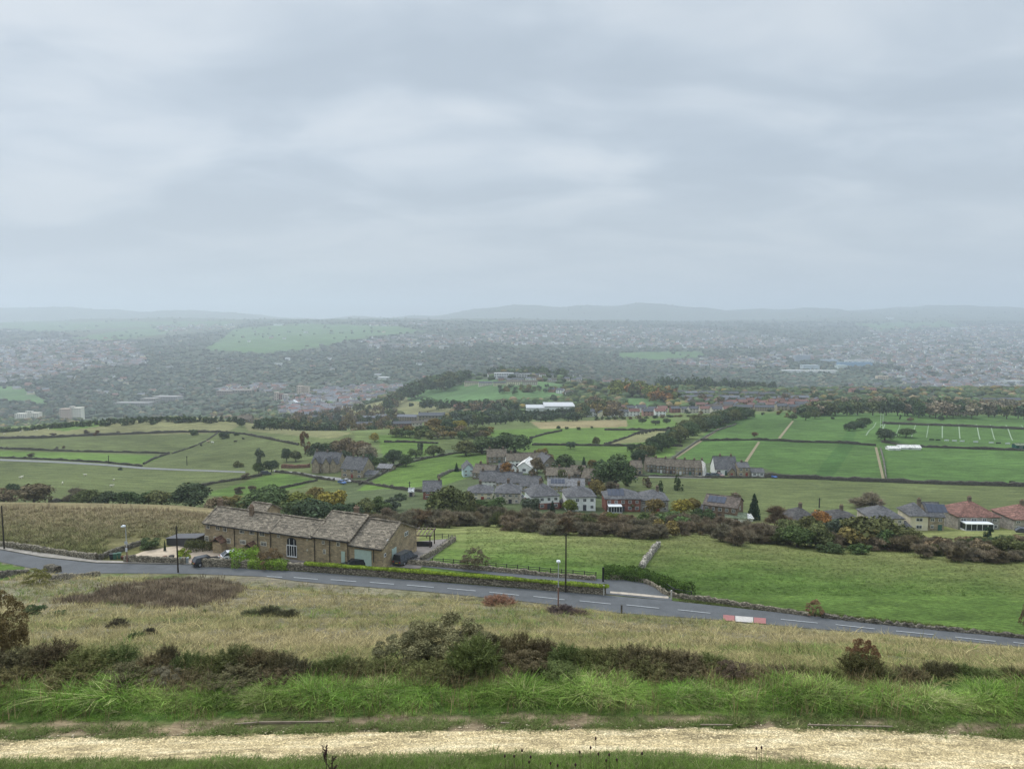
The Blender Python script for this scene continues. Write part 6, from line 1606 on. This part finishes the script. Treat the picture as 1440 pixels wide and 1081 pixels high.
# tall green bank
n = 8200
Yb = rg.uniform(22.0, 24.2, n); Xb = rg.uniform(-.82, .82, n)*Yb
wv = .5*np.sin(Xb*.8)+.35*np.sin(Xb*1.9+2)+.25*np.sin(Xb*3.7)
k = (Yb < 23.75 + .35*wv); Xb, Yb, wv = Xb[k], Yb[k], wv[k]; n = len(Xb)
edge = np.clip((Yb-22.1)/.9, .30, 1)*np.clip(1+.25*wv, .6, 1.4)
base = np.array([(.165,.265,.048), (.115,.205,.034), (.215,.290,.07), (.30,.29,.13), (.12,.165,.055)])
pv_ = np.sin(Xb*.55+1.3*np.sin(Yb*1.1))+.6*np.sin(Xb*1.7+Yb*2)
ci = np.where(pv_ > .7, rg.choice(5, n, p=[.2,.05,.5,.2,.05]), np.where(pv_ < -.6, rg.choice(5, n, p=[.25,.45,.05,.05,.2]), rg.choice(5, n, p=[.34,.28,.2,.08,.10]))); cl = base[ci]*rg.uniform(.6, 1.4, (n, 1))*(1+.18*np.sin(Xb*.7+Yb))[:, None]*(.85+.3*np.clip(Yb-22.2, 0, 1.5)/1.5)[:, None]
grass('tall_grass', np.stack([Xb, Yb, Z(Xb, Yb)], 1), [tuft(i, 30, .31, 1.6, .014, .95, .18) for i in range(7)], edge*np.exp(rg.normal(size=n)*.18), cl)
# short turf beside the path
n = 9000
px = rg.uniform(-150, 1590, n); row = np.where(rg.random(n) < .55, up(px)-rg.uniform(-4, 20, n)*rg.random(n)**.4, lo(px)+np.abs(rg.normal(size=n))*9-3)
clump = np.sin(px*.045)+np.sin(px*.017+row*.3)+.7*np.sin(px*.11+row*.5); k = (clump > -.4) | (row > lo(px)); px, row = px[k], row[k]; w = world_of(px, row); n = len(w)
cl = np.array([(.14,.165,.055), (.11,.16,.04), (.22,.20,.09)])[rg.choice(3, n, p=[.45,.4,.15])]*rg.uniform(.8, 1.2, (n, 1))
grass('short_grass', w, [tuft(20+i, 22, .13, 1.3, .012, .8, .13) for i in range(5)], .95, cl)
px = rg.uniform(-150, 1590, 4200); row = lo(px)+rg.uniform(1.5, 26, 4200); w = world_of(px, row)
cl = np.array([(.12,.175,.04), (.10,.155,.03), (.20,.19,.09)])[rg.choice(3, len(w), p=[.45,.4,.15])]*rg.uniform(.8, 1.2, (len(w), 1))
grass('near_turf', w, [tuft(30+i, 20, .22, 1.2, .014, .7, .14) for i in range(5)], np.clip((row-lo(px))/10, .45, 1)*.85, cl)
# straw coloured slope down to the road
n = 30000
D = 24.0*np.exp(rg.random(n)*math.log(118/24.0)); Xs = rg.uniform(-.80, .80, n)*D; Zs = Z(Xs, D); ppx, prow = project(Xs, D, -Zs)
rl = np.interp(ppx, *zip(*LO)); k = prow > rl+3.6; Xs, D, Zs, ppx, prow = Xs[k], D[k], Zs[k], ppx[k], prow[k]
heath = inpoly(ppx, prow, NEAR[0][3]) | inpoly(ppx, prow, NEAR[1][3]); grn = inpoly(ppx, prow, NEAR[2][3])
n = len(Xs); v = np.sin(Xs*.21+1.5*np.sin(D*.17))*np.cos(D*.19-Xs*.11)+.6*np.sin(Xs*.09-D*.13+2)
P1 = np.array((.29,.235,.115)); P2 = np.array((.185,.17,.065)); P3 = np.array((.11,.15,.04))
t = np.clip(.5+.45*v+rg.normal(size=n)*.22, 0, 1)[:, None]; cl = P1*t+P2*(1-t); gsel = rg.random(n) < np.clip(.10-v*.20, 0, .5); cl[gsel] = P3; cl *= rg.uniform(.5, 1.5, (n, 1))
cl[heath] = np.array((.15,.115,.072))*rg.uniform(.7, 1.3, (int(heath.sum()), 1)); cl[grn] = np.array((.09,.16,.03))
sz = .55+.0075*np.maximum(D-25, 0)
grass('dry_grass', np.stack([Xs, D, Zs], 1), [tuft(50+i, 16, .42, 1.5, .030, .85, .30) for i in range(7)], sz*np.exp(rg.normal(size=n)*.3)*np.where(grn, .5, 1), cl, flat=.8)
# rough grass of the brown field and of the two green fields
n = 34000
D = rg.uniform(112, 172, n); Xs = rg.uniform(-.80, .80, n)*D; Zs = Z(Xs, D); ppx, prow = project(Xs, D, -Zs)
ru = np.interp(ppx, *zip(*UP)); brow = np.interp(ppx, [-300,0,240,560,720,900,1100,1440,1800], [708,711,717,735,747,757,767,799,830])
inyard = (ppx > 150) & (ppx < 655) & (prow > 742+(ppx < 280)*14)
k = (prow < ru-6) & (prow > brow-8) & ~inyard & ~((ppx > 560) & (ppx < 980) & (prow > np.interp(ppx, [560,850,980], [785,800,835])))
Xs, D, Zs, ppx, prow, brow = Xs[k], D[k], Zs[k], ppx[k], prow[k], brow[k]; n = len(Xs)
left = ppx < 590; tt = np.clip((prow-714-.03*ppx)/55+rg.normal(size=n)*.25, 0, 1)[:, None]
cl = np.where(left[:, None], np.array((.27,.215,.125))*(1-tt)+np.array((.13,.135,.05))*tt, np.array((.15,.17,.055))*(.6+.4*(1-tt))+np.array((.0,.015,.0)))
cl = cl*rg.uniform(.55, 1.45, (n, 1)); rt = np.clip((prow-brow)/45+rg.normal(size=n)*.2, 0, 1)[:, None]
cl[~left] = ((np.array((.17,.18,.065))*(1-rt)+np.array((.092,.155,.032))*rt)*rg.uniform(.5, 1.5, (n, 1)))[~left]
sz = np.where(left, rg.uniform(.9, 1.9, n), rg.uniform(.35, .6, n))
grass('field_grass', np.stack([Xs, D, Zs], 1), [tuft(70+i, 12, .5, 1.4, .045, .7, .42) for i in range(6)], sz, cl)
# tall pale stems standing in the gorse and on the crest of the brown field
n = 3400; px = rg.uniform(-60, 1500, n); D = np.where(rg.random(n) < .8, rg.uniform(23.2, 25.6, n), rg.uniform(21.9, 24, n)); Xs = (px-CX)/F0*D*1.05; dens = np.sin(px*.012+1)+np.sin(px*.031)+.5*np.sin(px*.09)
k = dens > -.5; Xs, D = Xs[k], D[k]; n = len(Xs)
grass('dead_stems', np.stack([Xs, D, Z(Xs, D)], 1), [tuft(90+i, 6, .62, .7, .011, .45, .16) for i in range(5)], rg.uniform(.6, 1.15, n), np.array((.30,.22,.12))*rg.uniform(.6, 1.2, (n, 1)))
n = 420; px = rg.uniform(-40, 292, n); w = np.array([PD(p, float(np.interp(p, [0, 240, 300], [174, 171, 166]))+rg.uniform(-4, 1)) for p in px])
grass('dead_stalks', w, [tuft(95+i, 3, 1.2, .3, .10, .2, .2) for i in range(3)], rg.uniform(.6, 1.3, n), np.array((.33,.26,.16))*rg.uniform(.8, 1.2, (n, 1)))

# ---------------------------------------------------------------- gorse and bushes on the lip of the slope
def gorse_crown(seed, n=11000, ln=.055, th=.0055):
    """stiff upright sprays: each spray a cone of short spines round a stem"""
    r = np.random.default_rng(seed); ns = 230
    a = r.uniform(0, 6.28, ns); q = .46*np.sqrt(r.random(ns)); dirs = np.stack([np.cos(a)*q*1.1, np.sin(a)*q*1.1, .5+.5*r.random(ns)], 1); dirs /= np.linalg.norm(dirs, axis=1, keepdims=True)
    tip = np.stack([np.cos(a)*q, np.sin(a)*q, (.95-1.5*q*q)*r.uniform(.55, 1.05, ns)], 1); L = r.uniform(.16, .34, ns)
    i = r.integers(0, ns, n); t = r.random(n)**.8
    P0 = tip[i] - dirs[i]*(L[i]*t)[:, None]; P0[:, 2] = np.maximum(P0[:, 2], 0)
    rd = r.normal(size=(n, 3)); dd = dirs[i]*.9+rd*.55; dd /= np.linalg.norm(dd, axis=1, keepdims=True)
    T = np.cross(dd, r.normal(size=(n, 3))); T /= np.linalg.norm(T, axis=1, keepdims=True)
    l = (ln*np.exp(r.normal(size=n)*.25))[:, None]; P0 += rd*.008
    V = np.stack([P0-T*th, P0+T*th, P0+dd*l], 1).reshape(-1, 3)
    return np_mesh('crown', V, np.arange(3*n).reshape(-1, 3), m_leafn)
m_leafn = foliage_mat('foliage_near', 'obj', .65, 1.4, 2.2)
PR['gorse'] = [(gorse_crown(s), PR['twig'][0][1]) for s in (61, 62, 63, 64)]
def big_crown(seed, n, size):
    me, _ = crown_mesh('thorn', seed, n, size, 1.0); me.materials[0] = m_leafn; return me
PR['thorn'] = [(big_crown(s, 26000, .0125), PR['twig'][1][1]) for s in (65, 66)]
def near_shrub(proto, px, top, w, d, col, label, hmin=.3, raw=False):
    d = d if raw else 24.15 + (d-25.8)*.42; b = PD(px, d); hh = max(hmin, -float(trow(top))*d - b.z)
    return tree(proto, b-Vector((0, 0, .06)), w*d/F0*1.1, hh*1.05, col, label, 'bush', name='gorse_bush' if proto == 'gorse' else 'thorn_bush', vary=.16)
near_shrub('thorn', 622, 861, 150, 26.4, (.15,.15,.075), 'big grey green thorn bush in the middle of the slope edge', raw=True)
near_shrub('thorn', 570, 884, 96, 26.0, (.13,.125,.065), 'left skirt of the big grey green thorn bush', raw=True)
near_shrub('thorn', 672, 880, 80, 26.2, (.14,.135,.065), 'right skirt of the big grey green thorn bush', raw=True)
near_shrub('gorse', 668, 886, 90, 27.0, (.13,.15,.05), 'greenish gorse in front of the big thorn bush')
near_shrub('thorn', -8, 820, 84, 30.5, (.15,.12,.055), 'tall brown bush cut by the left edge of the photo')
near_shrub('thorn', 1213, 888, 46, 30.0, (.19,.10,.055), 'rust brown bush standing above the gorse on the right')
near_shrub('gorse', 1212, 912, 74, 28.0, (.085,.085,.035), 'gorse at the foot of the rust brown bush')
near_shrub('thorn', 235, 930, 60, 26.0, (.15,.13,.085), 'pale twiggy bush among the gorse on the left')
near_shrub('thorn', 1030, 922, 56, 26.5, (.12,.095,.065), 'brown twiggy bush right of the long gorse bank')
near_shrub('thorn', 735, 905, 70, 27.2, (.13,.11,.06), 'straw and purple scrub between the two gorse banks')
GOR = [(30,905,80,28),(75,893,70,29),(120,905,80,28),(165,900,60,29.5),(110,925,90,26.4),(180,928,90,26.2),(215,912,50,28),(236,896,34,29.5),(265,908,46,28),(300,912,60,27.5),(330,898,56,28.5),(362,905,60,28),(395,908,50,27.8),(420,918,44,27),
 (455,920,44,26.6),(480,914,44,27.4),(500,918,50,26.8),(330,930,90,26),(270,935,80,25.8),(395,932,70,25.9),(540,922,60,26.8),(600,925,80,26.4),(645,925,70,26),(700,884,46,31),(735,881,50,31.5),(765,889,40,31),
 (795,896,50,29),(825,904,60,28.5),(860,903,60,28.6),(895,900,64,28.6),(930,904,60,28.4),(965,909,60,28.4),(1000,914,60,28.6),(850,925,80,26.8),(910,920,70,27),(960,927,70,26.6),(1060,930,60,27.2),(1100,932,54,27.2),(1130,930,50,27.4),
 (1165,930,50,27.2),(1250,934,50,27.2),(1282,930,46,27.4),(1315,920,34,28),(1335,922,26,28),(1360,925,40,27.6),(1395,934,44,27),(1425,930,40,27.4),(1460,934,50,27),(1500,930,60,27.5),(-30,910,90,28),(-80,905,90,28),(785,925,60,26.2),(20,932,70,26.0)]
GL_ = ['leftmost part','left part','third clump','middle','right part','far right part']
for i, (px, top, w, d) in enumerate(GOR):
    reg = 'left of the big thorn bush' if px < 560 else ('around the big thorn bush' if px < 780 else ('in the long bank right of the big thorn bush' if px < 1110 else 'in the row near the rust brown bush'))
    gc = [('brown', (.135,.112,.058)), ('olive', (.125,.120,.050)), ('green', (.125,.140,.050)), ('dark brown', (.110,.092,.052))][(i*7+i//3) % 4]
    o = near_shrub('gorse', px, top, w*1.15, d, gc[1], gc[0] + ' gorse ' + reg); o['group'] = gc[0] + ' gorse ' + reg
for px, row, w, hh, c, lb in ((165,882,30,14,(.065,.055,.035),'low brown gorse mound on the left slope'),(210,893,22,13,(.06,.05,.035),'dark upright gorse right of the brown mound'),(192,898,26,12,(.08,.11,.04),'green gorse beside the dark upright one'),
    (352,866,28,10,(.08,.085,.04),'left half of the long gorse patch on the slope'),(378,866,36,14,(.065,.065,.035),'middle of the long gorse patch on the slope'),(406,868,36,11,(.07,.07,.035),'right end of the long gorse patch on the slope'),
    (288,862,14,7,(.06,.09,.03),'tiny green bush at the edge of the heather patch'),(790,862,46,9,(.06,.045,.04),'dark heather mound by the lamp post'),(815,865,30,7,(.09,.06,.045),'brown heather mound right of the lamp post'),(702,852,52,12,(.19,.10,.06),'rusty dock patch at the near road edge')):
    b = P(px, row, 30); k = b.y/F0; tree('gorse', b-Vector((0, 0, .1)), w*k*1.2, hh*k*1.4, c, lb, 'bush', name='gorse_bush')
# low heather over the brown patch
n = 3600; px = rg.uniform(60, 370, n); row = rg.uniform(806, 862, n); k = inpoly(px+rg.normal(size=n)*9, row+rg.normal(size=n)*2.2, NEAR[0][3]) & (np.sin(px*.11+row*.2)+np.sin(px*.05-row*.31) > -1.1); w = cast(px[k], row[k], 60); n = len(w)
grass('heather', w, [tuft(110+i, 14, .5, 1.0, .05, .5, .5) for i in range(4)], rg.uniform(.8, 1.4, n), np.array((.15,.112,.074))*rg.uniform(.5, 1.5, (n, 1)))
# verge between wall and road
px = rg.uniform(290, 1500, 5200); up_r = np.interp(px, *zip(*UP)); row = up_r - rg.uniform(.5, np.where(px < 860, 4.5, 5.5)); k = (px < 842) | (px > 955); w = cast(px[k], row[k], 60)
grass('verge_grass', w, [tuft(120+i, 10, .3, 1.2, .05, .6, .25) for i in range(4)], .8, np.array((.12,.14,.045))*rg.uniform(.7, 1.25, (len(w), 1)))

# ---------------------------------------------------------------- weeds at the bottom edge, timber edging
m_weed = mat_tint('dead_weed', .8, 1.2, 12)
def dock(px, top, d, label):
    b = PD(px, d); hh = -float(trow(top))*d - b.z; root = empty('dead_dock', b); tag(root, label, 'weed')
    m = MB(); m.tube((0, 0, 0), (.03, 0, hh), .012, .006, 6); m.build('stem', m_weed, root, color=(.06,.035,.03))
    r = random.Random(int(px)); 
    for k in range(6):
        a = r.uniform(0, 6.28); z0 = hh*r.uniform(.45, .8); q = MB(); ex_ = Vector((math.cos(a)*.12, math.sin(a)*.12, z0+hh*.18)) if k else Vector((.03, 0, hh)); s0 = Vector((0, 0, z0))
        for j in range(34):
            t = j/34; p = s0.lerp(ex_, t)+Vector((r.gauss(0, .010), r.gauss(0, .010), 0)); q.tube(p, p+Vector((r.gauss(0, .016), r.gauss(0, .016), .022)), .010, .003, 4)
        q.build('seed_head', m_weed, root, color=(.055,.028,.028))
dock(459, 1047, 17.4, 'dark dead dock spike before the gravel path, left of the middle')
dock(467, 1062, 17.0, 'shorter dead dock spike touching the dark one')
def knap(px, top, d, label, group=None):
    b = PD(px, d); hh = -float(trow(top))*d - b.z; root = empty('knapweed', b); tag(root, label, 'weed', group)
    m = MB(); m.tube((0, 0, 0), (.02, .01, hh*.5), .007, .005, 5); m.tube((.02, .01, hh*.5), (0, 0, hh-.03), .005, .004, 5); m.build('stem', m_weed, root, color=(.10,.065,.045))
    m = MB(); m.tube((0, 0, hh-.05), (0, 0, hh-.015), .012, .028, 8); m.tube((0, 0, hh-.015), (0, 0, hh+.025), .028, .016, 8); m.build('seed_head', m_weed, root, color=(.05,.022,.025))
for i, (px, top) in enumerate([(723,1062),(734,1054),(746,1063),(744,1070),(774,1072),(815,1056),(830,1050),(837,1037),(841,1059),(856,1060),(852,1068),(867,1067),(902,1058),(784,1075),(710,1062),(809,1074)]):
    knap(px, top, 17.2+.25*(i % 3), 'dead knapweed head in the group at the bottom middle of the photo', 'dead knapweed at the bottom middle')
knap(1062, 1051, 17.3, 'left of the two dead knapweed heads right of the middle'); knap(1069, 1050, 17.3, 'right of the two dead knapweed heads right of the middle')
for i, (x0, y0, x1, y1) in enumerate([(330,1020,362,1017.5),(364,1017.3,470,1016.5),(704,1018.2,716,1018.6),(985,1021,1030,1021.2),(1136,1021,1255,1023.5)]):
    a, b_ = cast([x0, x1], [y0, y1]); d = Vector(b_)-Vector(a); m = MB(); m.box(0, d.length, -.02, .03, -.1, .07)
    o = m.build('edging_board', m_bark, color=(.24,.19,.14)); o.location = Vector(a)+Vector((0, 0, .0)); o.rotation_euler = (0, -math.asin(d.z/d.length), math.atan2(d.y, d.x))
    tag(o, ['short weathered edging board at the left of the path verge','long weathered edging board left of the middle','tiny bit of edging board in the middle','edging board right of the middle','longest pale edging board on the right of the verge'][i], 'edging board')
